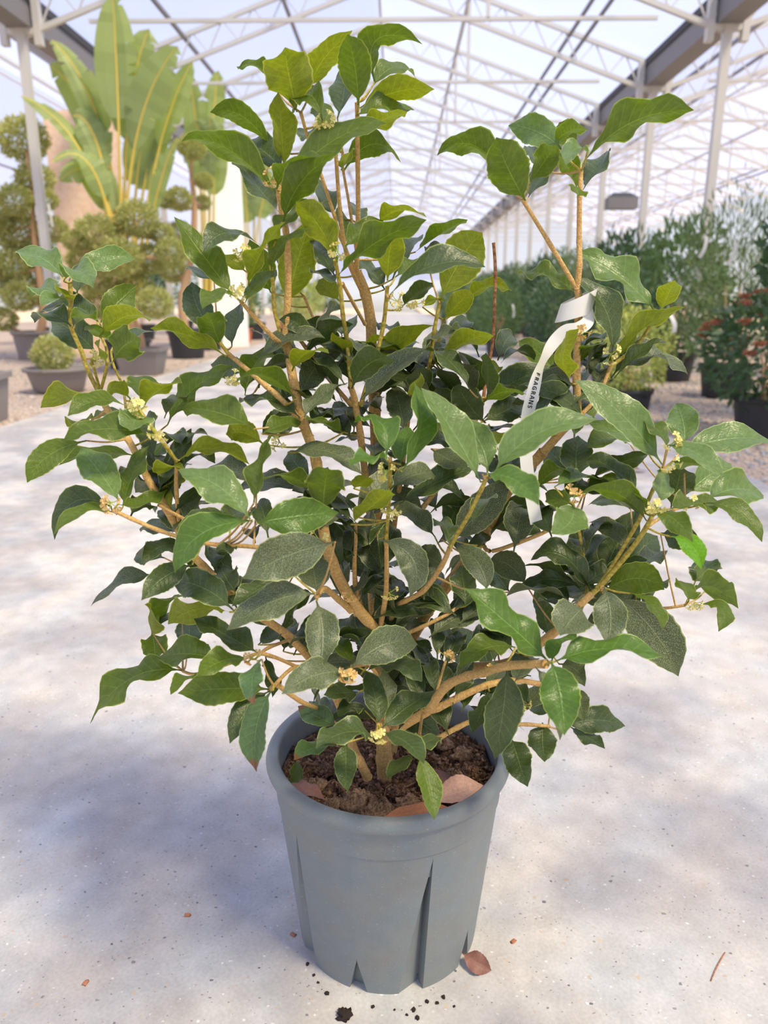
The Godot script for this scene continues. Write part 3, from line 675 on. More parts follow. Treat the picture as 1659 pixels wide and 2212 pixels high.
const STEMS := [
	["t",17.0,12.0,[[-4,279,20],[-6,320,20],[-7,369,20],[-8,437,30],[-11,508,50],[-14,558,80]]],
	["b",11.0,6.5,[[-11,508,50],[-14,558,80],[-47,619,110],[-70,684,140],[-82,733,130],[-90,807,110],[-107,858,100],[-118,903,90],[-126,947,80],[-129,961,80]]],
	["b",6.0,4.0,[[-129,961,80],[-124,1004,80],[-122,1050,80],[-122,1085,90],[-125,1099,90],[-127,1124,100],[-127,1136,100]]],
	["b",9.0,7.0,[[-30,315,60],[-41,349,70],[-53,362,50],[-69,400,20],[-94,472,40],[-134,550,80],[-168,589,100]]],
	["b",7.0,5.0,[[-168,589,100],[-206,635,120],[-243,668,110],[-259,688,110],[-267,716,120],[-279,751,130],[-292,775,130],[-304,790,120],[-313,814,120],[-331,835,100],[-369,867,60],[-382,888,50]]],
	["g",4.0,3.5,[[-382,888,50],[-398,917,40],[-404,942,40],[-415,978,40],[-410,1004,40],[-409,1027,40]]],
	["g",3.0,2.2,[[-380,889,50],[-366,917,60],[-366,941,50],[-375,960,40],[-382,977,30]]],
	["g",2.5,2.0,[[-380,891,50],[-382,924,60],[-384,932,60]]],
	["g",2.5,2.0,[[-331,835,100],[-356,888,30],[-366,920,30],[-372,939,20]]],
	["g",3.2,2.8,[[-253,819,160],[-265,851,180],[-280,867,170],[-293,881,160]]],
	["b",4.0,3.0,[[-267,716,120],[-262,777,140],[-253,819,160]]],
	["b",3.5,3.0,[[-179,709,150],[-204,720,180],[-231,732,200],[-264,747,210],[-292,764,220],[-312,774,220]]],
	["b",5.0,3.5,[[-82,706,140],[-115,712,140],[-150,704,140],[-179,709,150]]],
	["b",3.0,2.5,[[-232,730,140],[-246,745,160],[-273,770,180]]],
	["b",6.0,4.5,[[-49,606,110],[-63,634,140],[-76,664,180],[-81,672,220]]],
	["b",5.0,3.5,[[-112,863,100],[-137,892,110],[-150,903,110],[-168,917,100],[-201,940,80]]],
	["g",3.2,2.6,[[-201,940,80],[-209,951,80],[-214,957,80]]],
	["b",4.0,3.0,[[-133,953,80],[-141,962,100],[-158,985,120],[-170,1004,140]]],
	["g",3.5,2.6,[[-134,963,80],[-141,995,80],[-140,1029,90],[-142,1059,100]]],
	["b",4.0,3.0,[[-49,870,40],[-84,914,50],[-105,946,60],[-122,971,70]]],
	["b",3.2,2.6,[[-74,928,0],[-86,948,-20],[-102,975,-30],[-118,1010,-40]]],
	["b",12.0,9.0,[[-8,373,0],[-18,484,-30],[-24,599,-30],[-19,711,-20],[-18,793,-20],[-20,853,-20],[-24,935,-20],[-25,975,-20],[-32,1013,-20],[-44,1042,-20]]],
	["b",4.5,3.5,[[-44,1042,-20],[-42,1075,-10],[-40,1108,0],[-39,1175,20],[-38,1234,40]]],
	["b",4.0,3.0,[[-32,1007,-20],[-54,1057,0],[-62,1116,20],[-65,1184,40]]],
	["b",3.2,2.6,[[-44,1042,-20],[-64,1086,0],[-70,1111,20],[-85,1156,20],[-95,1182,30],[-105,1221,50]]],
	["b",2.6,2.2,[[-43,1058,-30],[-52,1120,-30],[-61,1172,-30],[-61,1191,-30]]],
	["b",7.0,5.0,[[-22,660,0],[-31,764,30],[-37,832,50],[-44,881,60],[-48,898,70]]],
	["g",4.0,3.2,[[-48,898,70],[-49,919,70],[-53,963,70],[-56,987,80],[-58,1019,90],[-62,1051,110]]],
	["b",3.2,2.8,[[-32,974,0],[-45,1001,40],[-56,1025,80]]],
	["g",4.0,3.2,[[-36,872,60],[-22,918,60],[-13,945,60],[-6,976,60],[-3,999,70],[-1,1021,80]]],
	["b",5.0,4.0,[[7,675,-20],[20,784,0],[29,878,20],[26,898,20]]],
	["g",4.0,3.0,[[29,878,20],[45,897,30],[54,923,30],[60,969,30],[66,1001,30]]],
	["g",3.0,2.4,[[63,925,0],[69,962,0],[74,980,0]]],
	["x",3.2,2.6,[[124,883,60],[130,916,30],[135,932,20],[138,961,20],[138,1035,20],[134,1076,20]]],
	["b",5.0,3.6,[[48,717,0],[93,789,20],[117,857,50],[124,883,60]]],
	["b",12.0,9.0,[[1,270,-30],[12,337,-60],[23,445,-60],[51,524,-40],[88,592,-20],[138,677,0],[160,744,30],[205,812,60]]],
	["b",7.0,5.5,[[205,812,60],[229,850,80],[241,864,80],[237,914,80],[237,964,70],[236,1006,70],[233,1018,70]]],
	["b",5.0,3.5,[[233,1018,70],[234,1047,70],[234,1075,60],[231,1126,60],[233,1156,50]]],
	["b",4.0,3.0,[[233,1018,70],[198,1069,70],[161,1121,70]]],
	["b",4.0,3.4,[[235,853,80],[246,864,80],[269,888,70],[284,923,60]]],
	["g",3.4,2.6,[[284,923,60],[320,951,50],[342,986,40]]],
	["b",3.2,2.6,[[281,913,60],[283,931,70]]],
	["b",4.0,3.0,[[-43,594,100],[-44,664,100],[-42,700,100],[-42,725,100]]],
	["b",3.6,2.8,[[-34,583,60],[-43,619,60],[-45,657,80]]],
	["b",5.0,3.6,[[-11,563,80],[-3,619,100],[-1,662,120],[-1,716,140]]],
	["g",3.2,2.8,[[-1,717,140],[2,764,170],[4,816,200],[4,834,210]]],
	["b",5.0,4.0,[[1,555,60],[11,599,80],[25,617,100],[48,644,130],[68,688,160],[77,715,170]]],
	["g",3.6,3.0,[[77,715,170],[86,738,180],[95,764,200],[107,801,220],[111,817,230]]],
	["b",4.0,3.0,[[20,557,80],[46,578,100],[80,597,100],[95,603,90]]],
	["b",4.0,3.0,[[133,675,10],[139,674,60],[171,699,100],[204,735,150],[214,770,190]]],
	["b",9.0,6.0,[[-2,378,60],[15,422,100],[53,474,140],[62,494,150],[78,529,170],[100,558,200],[116,573,220],[142,598,250],[174,626,300]]],
	["b",7.0,5.0,[[53,474,140],[68,479,140],[101,498,140],[134,514,140],[171,510,120],[213,484,80]]],
	["b",5.0,3.5,[[38,398,120],[70,440,150],[95,456,150],[117,465,150],[168,443,120],[201,419,80],[238,398,50]]],
	["b",2.6,2.2,[[62,494,150],[76,529,120],[81,530,100]]],
	["b",2.6,2.2,[[41,486,220],[47,474,150],[49,478,140]]],
	["b",8.0,6.0,[[113,469,0],[175,502,50],[218,578,120],[233,607,140],[247,628,140],[263,639,130]]],
	["b",8.0,7.0,[[30,437,-60],[74,448,-40],[113,469,0]]],
	["g",5.0,3.4,[[263,639,130],[274,651,130],[300,695,140],[312,742,170],[322,770,170]]],
	["g",3.6,2.8,[[270,648,130],[285,674,130],[309,745,150],[322,782,150],[331,809,150]]],
	["g",2.8,2.4,[[260,631,120],[263,655,100],[242,732,120],[227,765,150]]],
	["b",3.2,2.6,[[285,633,100],[337,594,60],[385,587,50],[418,592,50]]],
	["b",3.2,2.6,[[319,736,150],[353,745,120],[391,747,80]]],
	["b",3.2,2.6,[[-134,550,80],[-152,575,160],[-153,594,220]]],
	["b",3.2,2.6,[[-168,589,100],[-169,634,180],[-177,653,220]]],
	["b",3.6,2.8,[[-94,472,40],[-123,528,120],[-141,548,220],[-130,576,260]]],
	["b",3.2,2.4,[[-123,528,120],[-151,586,200],[-180,578,200],[-236,553,190],[-259,551,180]]],
	["b",4.5,3.0,[[-139,533,180],[-116,487,140],[-89,447,100],[-53,377,60]]],
	["b",3.6,2.8,[[2,406,80],[-2,487,200],[-8,532,270]]],
	["b",3.4,2.6,[[-8,464,50],[-21,560,180],[-38,606,270]]],
]
const TWIGS := [
	[-105,1221,50,-100,1236,34,-96,1255,18],
	[-38,1222,36,-37,1220,57,-35,1222,78],
	[-38,1234,40,-28,1247,20,-18,1266,-1],
	[-38,1234,40,-31,1244,11,-24,1262,-18],
	[-38,1222,36,-38,1227,17,-38,1236,-1],
	[-61,1191,-30,-64,1209,-29,-67,1231,-28],
	[-65,1184,40,-70,1186,51,-74,1190,62],
	[-101,1205,42,-89,1203,62,-76,1205,82],
	[-105,1221,50,-131,1246,-1,-157,1283,-52],
	[-95,1182,30,-122,1182,14,-149,1188,-2],
	[-89,1167,24,-110,1163,21,-131,1164,18],
	[-127,1136,100,-129,1143,66,-130,1156,32],
	[-125,1104,92,-128,1104,77,-132,1107,62],
	[-127,1129,100,-127,1127,109,-127,1127,118],
	[-123,1091,90,-121,1089,109,-119,1091,129],
	[-61,1191,-30,-76,1197,-39,-91,1208,-48],
	[-61,1172,-30,-61,1168,-16,-61,1166,-2],
	[-50,1108,-30,-62,1110,-39,-74,1115,-48],
	[-142,1059,100,-135,1062,121,-127,1070,142],
	[-50,1108,-30,-44,1106,-39,-37,1107,-48],
	[-55,1069,4,-55,1065,33,-54,1068,62],
	[-41,1095,-4,-28,1096,-3,-15,1100,-2],
	[-60,1032,98,-58,1030,119,-57,1032,139],
	[-32,1013,-20,-19,1015,-19,-6,1019,-18],
	[-35,1019,-20,-15,1023,-9,5,1032,2],
	[-1,1021,80,4,1025,61,8,1033,42],
	[-2,1012,76,1,1007,118,3,1011,161],
	[-43,1058,-30,-4,1059,-41,36,1069,-52],
	[66,1001,30,59,1027,-16,51,1064,-62],
	[74,980,0,90,989,-21,107,1004,-42],
	[-3,994,68,7,993,48,18,997,28],
	[74,980,0,60,986,-16,46,996,-32],
	[-89,953,-22,-80,950,-60,-70,954,-98],
	[-86,948,-20,-74,948,-49,-62,953,-78],
	[-48,898,70,-45,897,104,-43,903,138],
	[-24,935,-20,-34,932,-11,-44,932,-2],
	[-25,909,60,-23,907,45,-20,909,29],
	[-33,881,60,-32,881,90,-31,887,121],
	[54,923,30,57,923,39,59,924,48],
	[124,883,60,112,888,91,100,900,122],
	[123,878,58,121,879,48,119,883,38],
	[124,883,60,125,883,69,125,885,78],
	[130,916,30,131,910,-11,132,912,-52],
	[38,889,26,43,887,37,48,887,48],
	[120,867,54,106,873,41,92,883,28],
	[35,886,24,35,882,61,36,886,98],
	[63,925,0,60,917,-14,56,911,-28],
	[63,925,0,67,918,-1,72,912,-2],
	[27,890,20,27,889,11,26,890,2],
	[-25,975,-20,-24,973,-36,-23,974,-52],
	[-170,1004,140,-175,1006,130,-180,1010,121],
	[-170,1004,140,-167,1010,134,-164,1018,128],
	[-168,1000,136,-165,1000,149,-161,1002,162],
	[-201,940,80,-201,939,89,-201,939,99],
	[-214,957,80,-227,955,31,-241,963,-18],
	[-204,945,80,-203,945,66,-202,948,52],
	[-214,957,80,-226,987,26,-239,1031,-28],
	[-112,996,-36,-125,996,-28,-138,998,-21],
	[-140,1035,92,-163,1033,55,-186,1041,18],
	[-118,1010,-40,-141,1010,-41,-164,1015,-42],
	[-45,1037,-8,-57,1034,7,-69,1034,22],
	[-54,1020,72,-59,1022,62,-65,1025,52],
	[-32,1007,-20,-50,1004,-21,-68,1004,-22],
	[-118,1010,-40,-132,1025,-44,-146,1045,-48],
	[-121,921,86,-126,919,69,-131,920,52],
	[-157,908,106,-180,885,42,-203,876,-22],
	[-174,922,96,-188,907,19,-202,908,-58],
	[-127,880,106,-119,884,122,-110,891,138],
	[-92,959,-24,-86,958,-36,-80,959,-48],
	[-50,928,70,-53,928,59,-56,930,48],
	[-22,902,-20,-36,904,-19,-50,909,-18],
	[161,1121,70,155,1133,35,148,1153,-1],
	[161,1121,70,168,1131,54,174,1146,38],
	[161,1121,70,172,1123,21,183,1135,-28],
	[233,1156,50,215,1161,-4,196,1178,-58],
	[233,1156,50,220,1164,56,207,1176,62],
	[233,1156,50,216,1169,49,199,1186,48],
	[233,1156,50,239,1171,9,244,1195,-32],
	[233,1156,50,231,1160,74,228,1168,98],
	[233,1156,50,234,1160,55,235,1166,59],
	[232,1138,56,236,1137,27,241,1141,-2],
	[232,1138,56,243,1137,14,254,1144,-28],
	[283,931,70,281,935,75,279,940,81],
	[281,913,60,284,909,55,288,907,51],
	[238,904,80,233,904,89,229,906,98],
	[237,924,78,241,922,63,245,922,48],
	[269,888,70,263,888,46,256,893,22],
	[238,904,80,239,895,1,241,901,-78],
	[238,904,80,240,903,69,242,903,58],
	[242,860,80,269,842,16,297,838,-48],
	[224,843,76,244,836,14,263,842,-48],
	[281,913,60,290,906,21,300,906,-18],
	[120,867,54,127,865,17,133,869,-19],
	[-409,1027,40,-421,1028,21,-433,1034,2],
	[-409,1027,40,-409,1027,49,-409,1028,58],
	[-409,1027,40,-419,1030,11,-429,1038,-18],
	[-410,1013,40,-413,1011,21,-417,1013,2],
	[-410,1004,40,-414,1003,34,-419,1003,28],
	[-410,1008,40,-415,1008,46,-420,1009,52],
	[-413,971,40,-408,971,51,-404,973,62],
	[-381,974,32,-385,971,17,-388,971,2],
	[-402,932,40,-410,928,-4,-418,932,-48],
	[-413,971,40,-402,971,59,-392,976,78],
	[-382,977,30,-386,975,16,-389,976,2],
	[-375,960,40,-369,959,59,-363,961,78],
	[-366,927,56,-354,927,77,-341,932,98],
	[-372,939,20,-371,946,11,-371,956,2],
	[-383,929,60,-381,929,54,-379,931,48],
	[-377,880,54,-372,880,78,-367,885,102],
	[-293,881,160,-301,878,149,-309,878,138],
	[-346,867,58,-339,873,68,-331,883,78],
	[-351,877,44,-343,874,33,-335,874,22],
	[-293,881,160,-297,878,139,-300,879,118],
	[-324,826,108,-301,837,104,-278,854,101],
	[-268,854,178,-267,853,189,-267,855,199],
	[-331,835,100,-346,836,129,-360,843,158],
	[-317,818,116,-323,811,98,-328,809,81],
	[-312,774,220,-308,779,221,-303,784,222],
	[-308,772,220,-307,772,211,-307,774,202],
	[-312,774,220,-327,763,185,-342,759,149],
	[-308,772,220,-313,767,209,-317,763,198],
	[-292,764,220,-299,757,201,-307,755,182],
	[-272,730,124,-281,728,101,-290,731,78],
	[-299,784,124,-315,767,73,-331,760,22],
	[-308,800,120,-317,795,84,-326,798,48],
	[-255,825,164,-246,825,183,-237,829,202],
	[-255,811,156,-243,811,179,-232,817,202],
	[-369,867,60,-405,846,39,-441,835,18],
	[-369,867,60,-392,852,31,-415,845,2],
	[-261,694,112,-274,691,82,-288,694,52],
	[-117,869,102,-133,861,152,-150,865,202],
	[-112,863,100,-110,863,111,-108,866,122],
	[-107,858,100,-102,862,131,-98,872,162],
	[-97,827,106,-126,827,112,-155,832,118],
	[-204,720,180,-174,750,216,-144,792,252],
	[-103,848,102,-124,848,142,-145,856,182],
	[-37,832,50,-48,833,51,-60,837,52],
	[-97,827,106,-76,835,112,-55,847,118],
	[-103,848,102,-122,839,25,-141,845,-52],
	[-204,720,180,-173,744,231,-143,782,282],
	[-199,717,174,-170,742,227,-141,780,279],
	[-194,715,168,-166,738,220,-138,775,272],
	[-83,748,126,-79,755,162,-74,770,198],
	[-87,778,118,-86,779,148,-86,786,178],
	[-85,763,122,-99,760,102,-113,763,82],
	[-168,707,146,-168,737,124,-169,775,102],
	[-97,827,106,-108,825,127,-120,827,149],
	[3,785,182,-19,784,175,-40,788,168],
	[-85,763,122,-98,758,72,-110,763,22],
	[4,834,210,2,836,236,0,844,262],
	[4,827,206,11,825,224,17,826,241],
	[4,830,208,10,829,215,16,829,222],
	[25,840,12,23,838,47,20,842,82],
	[110,814,228,107,813,234,103,814,241],
	[110,814,228,113,813,215,115,815,202],
	[111,817,230,112,822,255,112,832,281],
	[111,817,230,105,823,264,99,835,298],
	[4,834,210,4,837,244,4,848,278],
	[3,795,188,4,794,195,4,795,202],
	[2,755,164,8,757,152,14,761,141],
	[1,746,158,-20,746,178,-42,752,198],
	[1,746,158,-19,745,155,-38,748,152],
	[103,816,32,79,816,65,55,823,98],
	[23,822,8,31,818,45,40,822,82],
	[118,643,-8,97,658,7,75,679,22],
	[137,674,40,114,678,45,91,686,51],
	[73,704,166,67,706,144,61,713,122],
	[117,857,50,122,853,54,128,850,58],
	[112,844,44,105,843,31,99,846,18],
	[112,844,44,119,846,43,127,850,42],
	[178,771,42,168,780,-5,158,798,-52],
	[98,802,26,86,808,2,74,820,-22],
	[220,835,72,201,840,85,183,850,98],
	[143,691,6,150,686,-22,158,687,-51],
	[178,771,42,218,764,32,259,765,22],
	[178,771,42,224,761,7,270,762,-28],
	[178,771,42,187,766,60,195,765,78],
	[227,765,150,215,774,151,203,787,152],
	[214,770,190,217,769,181,221,770,172],
	[233,752,138,239,758,130,245,768,122],
	[305,731,146,317,727,99,329,732,52],
	[242,732,120,256,748,84,270,772,48],
	[331,809,150,328,814,126,326,824,102],
	[391,747,80,373,766,14,354,800,-52],
	[331,809,150,329,821,161,327,837,172],
	[391,747,80,397,776,51,403,815,22],
	[331,809,150,351,813,125,370,823,101],
	[331,809,150,324,825,174,317,847,198],
	[331,809,150,337,812,149,343,818,148],
	[391,747,80,397,729,39,403,720,-2],
	[391,747,80,412,734,26,432,733,-28],
	[391,747,80,410,744,66,429,745,52],
	[320,765,170,331,763,166,341,763,162],
	[376,746,96,384,753,117,393,764,138],
	[318,759,170,311,763,194,304,772,218],
	[322,770,170,318,774,186,313,781,202],
	[312,742,170,322,739,184,332,739,198],
	[405,590,50,399,631,24,392,682,-2],
	[306,618,84,303,622,67,300,630,51],
	[337,594,60,338,608,31,338,628,2],
	[347,592,58,348,614,45,349,642,32],
	[418,592,50,451,587,11,484,592,-28],
	[418,592,50,429,603,36,440,618,22],
	[418,592,50,418,596,54,419,602,58],
	[337,594,60,311,583,30,286,580,1],
	[337,594,60,307,586,41,277,586,22],
	[285,633,100,283,634,109,282,637,118],
	[274,651,130,263,662,174,253,684,218],
	[274,651,130,289,649,144,305,652,158],
	[247,628,140,235,643,194,223,671,248],
	[167,620,290,175,618,285,183,617,281],
	[167,620,290,177,617,281,187,616,272],
	[174,626,300,179,627,300,185,630,301],
	[174,626,300,174,631,309,175,638,318],
	[209,563,106,217,554,127,224,549,148],
	[213,484,80,231,496,114,250,516,148],
	[134,514,140,132,518,159,131,526,178],
	[168,443,120,167,440,134,166,440,148],
	[164,511,124,170,512,163,177,521,202],
	[238,398,50,243,391,26,249,390,2],
	[238,398,50,255,380,26,273,368,1],
	[238,398,50,263,371,14,288,354,-22],
	[136,593,244,147,592,221,158,596,198],
	[82,452,-32,85,462,-40,89,475,-48],
	[89,456,-24,85,465,-21,80,476,-18],
	[113,469,0,103,487,24,92,512,48],
	[97,460,-16,130,437,-47,163,424,-78],
	[192,532,78,181,536,90,171,544,102],
	[163,496,40,159,518,21,155,547,2],
	[88,592,-20,135,583,-19,182,583,-18],
	[224,589,128,207,606,105,189,631,82],
	[60,670,148,90,665,175,119,668,202],
	[236,611,140,241,609,121,245,612,102],
	[192,532,78,212,531,65,232,535,52],
	[95,603,90,100,606,96,105,610,102],
	[60,670,148,66,671,135,72,674,122],
	[81,578,-24,72,579,-21,63,582,-18],
	[51,524,-40,50,529,-19,50,538,2],
	[-38,606,270,-39,606,276,-40,609,282],
	[-38,606,270,-40,608,284,-42,613,298],
	[-81,672,220,-79,674,239,-78,680,258],
	[-81,672,220,-78,684,260,-75,705,299],
	[-81,672,220,-66,711,260,-52,763,299],
	[-81,672,220,-97,685,219,-114,702,218],
	[-1,727,146,-5,728,172,-10,734,198],
	[-23,621,-28,-12,624,-15,-1,630,-2],
	[-13,538,68,-17,539,60,-21,541,52],
	[-16,521,128,-30,520,115,-45,522,102],
	[-141,560,112,-159,554,107,-177,551,102],
	[-118,519,64,-134,516,58,-151,517,52],
	[-24,569,198,-28,563,198,-32,558,198],
	[-168,589,100,-148,611,76,-128,641,52],
	[-8,532,270,-10,531,284,-11,533,298],
	[-8,532,270,-6,534,284,-3,539,298],
	[-3,496,214,-25,492,231,-47,494,248],
	[-94,455,108,-80,454,130,-66,458,152],
	[-75,419,84,-71,418,116,-67,425,148],
	[1,422,104,-16,434,101,-32,450,98],
	[-11,483,76,-26,479,87,-42,478,98],
	[57,423,138,46,426,158,35,434,178],
	[41,486,220,39,496,259,37,513,298],
	[41,486,220,54,492,234,67,502,248],
	[-69,400,20,-75,398,21,-81,397,22],
	[0,454,152,-2,462,152,-3,472,152],
	[49,478,140,48,486,131,46,496,122],
	[97,460,-16,82,462,18,66,470,52],
	[18,402,-60,31,405,-39,44,413,-18],
	[-177,653,220,-175,660,241,-172,671,262],
	[-174,646,204,-182,643,203,-190,642,202],
	[-220,727,192,-226,712,195,-232,701,198],
	[-243,668,110,-275,660,115,-307,658,119],
	[-259,688,110,-262,686,104,-265,685,98],
	[-243,668,110,-283,652,66,-322,648,22],
	[-213,641,118,-241,624,100,-269,614,82],
	[-259,551,180,-285,544,89,-310,555,-2],
	[-259,551,180,-282,514,91,-305,495,2],
	[-259,551,180,-300,537,114,-342,539,48],
	[-259,551,180,-296,545,124,-333,553,68],
	[-202,568,196,-204,577,209,-205,589,222],
	[-153,594,220,-153,601,244,-154,613,268],
	[-130,576,260,-133,599,279,-135,628,298],
	[-130,576,260,-127,581,280,-125,591,299],
	[-206,635,120,-199,639,136,-192,648,152],
	[-189,713,162,-183,716,180,-177,723,198],
	[-235,733,144,-229,736,146,-223,740,148],
	[-194,715,168,-194,729,158,-195,746,148],
	[-110,504,56,-144,502,52,-178,507,48],
]
const FLOWERS := [
	[-75,1204,80,10],
	[-133,1140,110,8],
	[-57,1058,130,7],
	[-172,1015,150,8],
	[-185,1063,50,6],
	[-137,1068,100,8],
	[12,1004,50,9],
	[36,1001,20,6],
	[235,969,100,8],
	[275,941,90,6],
	[-286,886,180,12],
	[-260,860,200,8],
	[-306,789,240,8],
	[-382,932,60,7],
	[-191,913,100,7],
	[0,820,220,6],
	[323,851,200,9],
	[302,781,220,8],
	[216,789,200,8],
	[380,760,120,8],
	[330,823,180,5],
	[-149,621,280,7],
	[-40,618,310,14],
	[-8,545,310,9],
	[170,518,200,7],
	[426,601,60,7],
	[2,644,140,5],
	[-48,645,150,4],
	[5,769,190,5],
	[-82,725,170,4],
	[77,552,130,6],
	[-131,839,140,5],
	[138,534,140,4],
]
const TAG_LINE := [[241,1002,78],[246,982,85],[232,972,95],[217,969,95],[205,958,95],[194,942,100],[185,922,105],[178,895,110],[173,866,110],[173,837,110],[174,809,115],[180,774,120],[188,734,130]]
const TREE_A_AT := Vector3(-6.493, -0.025, -12.800)
const TREE_A_TRUNK := [Vector3(0.000, 0.250, 0.000), Vector3(0.176, 0.697, 0.000), Vector3(0.206, 1.407, 0.000), Vector3(0.200, 2.022, 0.000), Vector3(0.235, 2.621, 0.000), Vector3(0.241, 3.422, 0.000)]
const TREE_A_PADS := [[0.074, 3.690, -0.290, 0.428], [0.240, 3.029, -0.184, 0.335], [0.039, 2.656, 0.211, 0.297], [0.507, 2.673, 0.058, 0.205], [-0.185, 2.174, -0.284, 0.425], [0.526, 2.214, -0.047, 0.257], [-0.244, 1.602, -0.015, 0.341], [0.219, 1.728, -0.238, 0.296], [-0.109, 1.094, 0.164, 0.308], [0.145, 1.240, -0.270, 0.250], [-0.404, 2.331, -0.076, 0.273], [-0.517, 0.697, 0.012, 0.248], [-0.527, 1.331, -0.049, 0.246]]
const TREE_B_AT := Vector3(-3.633, -0.025, -9.900)
const TREE_B_TRUNK := [Vector3(0.000, 0.250, 0.000), Vector3(-0.066, 0.704, 0.000), Vector3(-0.348, 1.174, 0.000), Vector3(-0.337, 1.420, 0.000), Vector3(-0.095, 1.813, 0.000), Vector3(0.067, 2.050, 0.000)]
const TREE_B_PADS := [[0.122, 2.086, 0.061, 0.288], [-0.406, 1.884, 0.166, 0.299], [-0.098, 1.580, 0.319, 0.310], [0.169, 1.579, -0.151, 0.246], [0.573, 1.656, 0.104, 0.227], [-0.521, 1.312, 0.137, 0.267], [-0.071, 1.194, -0.145, 0.274], [-0.593, 1.005, -0.349, 0.307], [0.355, 0.989, 0.331, 0.251], [-0.777, 1.579, -0.141, 0.220], [0.384, 1.912, -0.130, 0.179], [-0.686, 1.794, 0.274, 0.161]]
const TREE_C_AT := Vector3(-3.834, -0.025, -13.100)
const TREE_C_TRUNK := [Vector3(0.000, 0.250, 0.000), Vector3(-0.047, 1.015, 0.000), Vector3(0.170, 1.729, 0.000), Vector3(0.285, 2.574, 0.000), Vector3(0.264, 3.098, 0.000), Vector3(0.305, 3.465, 0.000)]
const TREE_C_PADS := [[0.326, 3.542, 0.060, 0.253], [0.479, 3.019, -0.020, 0.169], [0.071, 2.703, 0.191, 0.239], [0.358, 2.703, -0.329, 0.157], [-0.167, 2.694, 0.145, 0.176], [-0.027, 2.201, -0.088, 0.213], [-0.240, 1.543, -0.286, 0.253], [0.318, 2.032, 0.112, 0.162]]
const PADDLE_A_AT := Vector3(-4.183, -0.025, -10.950)
const PADDLE_A := [[-0.036, 0.086, 0.198, 3.440, 0.057, 0.287, 5.043, 0.200, 0.462, 0.200, 0.200, 1.000, 0.600],
	[0.000, -0.059, 0.098, 3.651, 0.029, 0.695, 4.690, 0.000, 0.557, -0.200, 0.200, 1.000, 0.550],
	[0.014, 0.026, 0.110, 3.507, 0.137, 1.161, 4.383, 0.300, 0.482, -0.300, 0.300, 1.000, 0.560],
	[0.065, -0.040, 0.473, 3.231, -0.080, 1.231, 4.337, -0.200, 0.301, -0.200, 0.200, 1.000, 0.620],
	[-0.036, 0.048, 0.222, 3.725, -0.174, -0.814, 4.647, -0.300, 0.326, 0.500, 0.300, 1.000, 0.520],
	[-0.050, 0.044, 0.138, 3.701, -0.222, -0.934, 4.353, -0.400, 0.420, 0.600, 0.200, -1.000, 0.500],
	[-0.061, -0.056, 0.119, 3.318, 0.078, -1.185, 3.834, 0.100, 0.266, 0.200, 1.000, 0.400, 0.620],
	[-0.036, 0.066, 0.119, 3.612, 0.217, -0.669, 2.884, 0.500, 0.448, 0.200, 1.000, 0.500, 0.450],
	[0.047, 0.032, 0.727, 2.961, 0.184, 1.115, 3.205, 0.400, 0.295, -0.500, 0.400, 1.000, 0.450],
	[-0.036, 0.037, 0.144, 3.501, 0.082, -0.717, 2.685, 0.200, 0.478, 0.300, 0.800, 0.600, 0.420],
	[-0.025, 0.064, 0.019, 3.705, -0.032, -0.497, 3.590, 0.000, 0.374, 0.400, 0.200, 1.000, 0.520],
	[0.022, -0.014, 0.239, 3.360, -0.293, 0.477, 3.682, -0.600, 0.467, -0.200, 0.100, 1.000, 0.500],
	[0.029, 0.052, 0.328, 3.212, -0.276, 0.753, 3.691, -0.500, 0.400, -0.400, 0.100, 1.000, 0.500]]
const PADDLE_B_AT := Vector3(-4.052, -0.025, -15.500)
const PADDLE_B := [[-0.030, 0.076, 0.154, 4.049, 0.012, -0.021, 5.265, 0.100, 0.417, -0.300, 0.200, 1.000, 0.550],
	[0.020, -0.080, 0.267, 4.192, 0.040, 0.540, 5.353, 0.000, 0.362, 0.300, 0.200, 1.000, 0.550],
	[0.000, 0.070, 0.275, 4.102, 0.165, 0.106, 4.385, 0.400, 0.552, 0.000, 0.300, 1.000, 0.500],
	[0.030, -0.021, 0.500, 3.718, 0.161, 0.359, 4.486, 0.300, 0.459, 0.200, 0.300, 1.000, 0.500]]
const PADDLE_C_AT := Vector3(-3.913, -0.025, -20.000)
const PADDLE_C := [[-0.031, -0.004, -0.053, 4.460, 0.102, -0.400, 4.829, 0.200, 0.589, -0.200, 0.300, 1.000, 0.500],
	[0.019, -0.071, 0.215, 4.519, 0.035, 0.381, 4.755, 0.000, 0.707, 0.200, 0.300, 1.000, 0.500],
	[0.000, 0.040, 0.224, 4.052, 0.080, 0.850, 3.853, 0.200, 0.596, 0.300, 0.500, 1.000, 0.500],
	[0.000, -0.042, 0.080, 3.717, 0.121, -0.087, 4.074, 0.200, 0.524, 0.000, 0.300, 1.000, 0.500]]
const SCREEN_BOX := [-4.344, -3.412, 3.900, 3.597, -16.2]
const BOARD_BOX := [-6.605, -5.254, 4.396, -14.4]
const TREE_LABEL_AT := Vector3(-5.857, 2.561, -12.500)
const SIGN_AT := Vector3(1.296, 0.525, -16.200)
const HEATER_AT := Vector3(5.177, 3.154, -17.900)

var M := {}
var rng := RandomNumberGenerator.new()
var used := {}

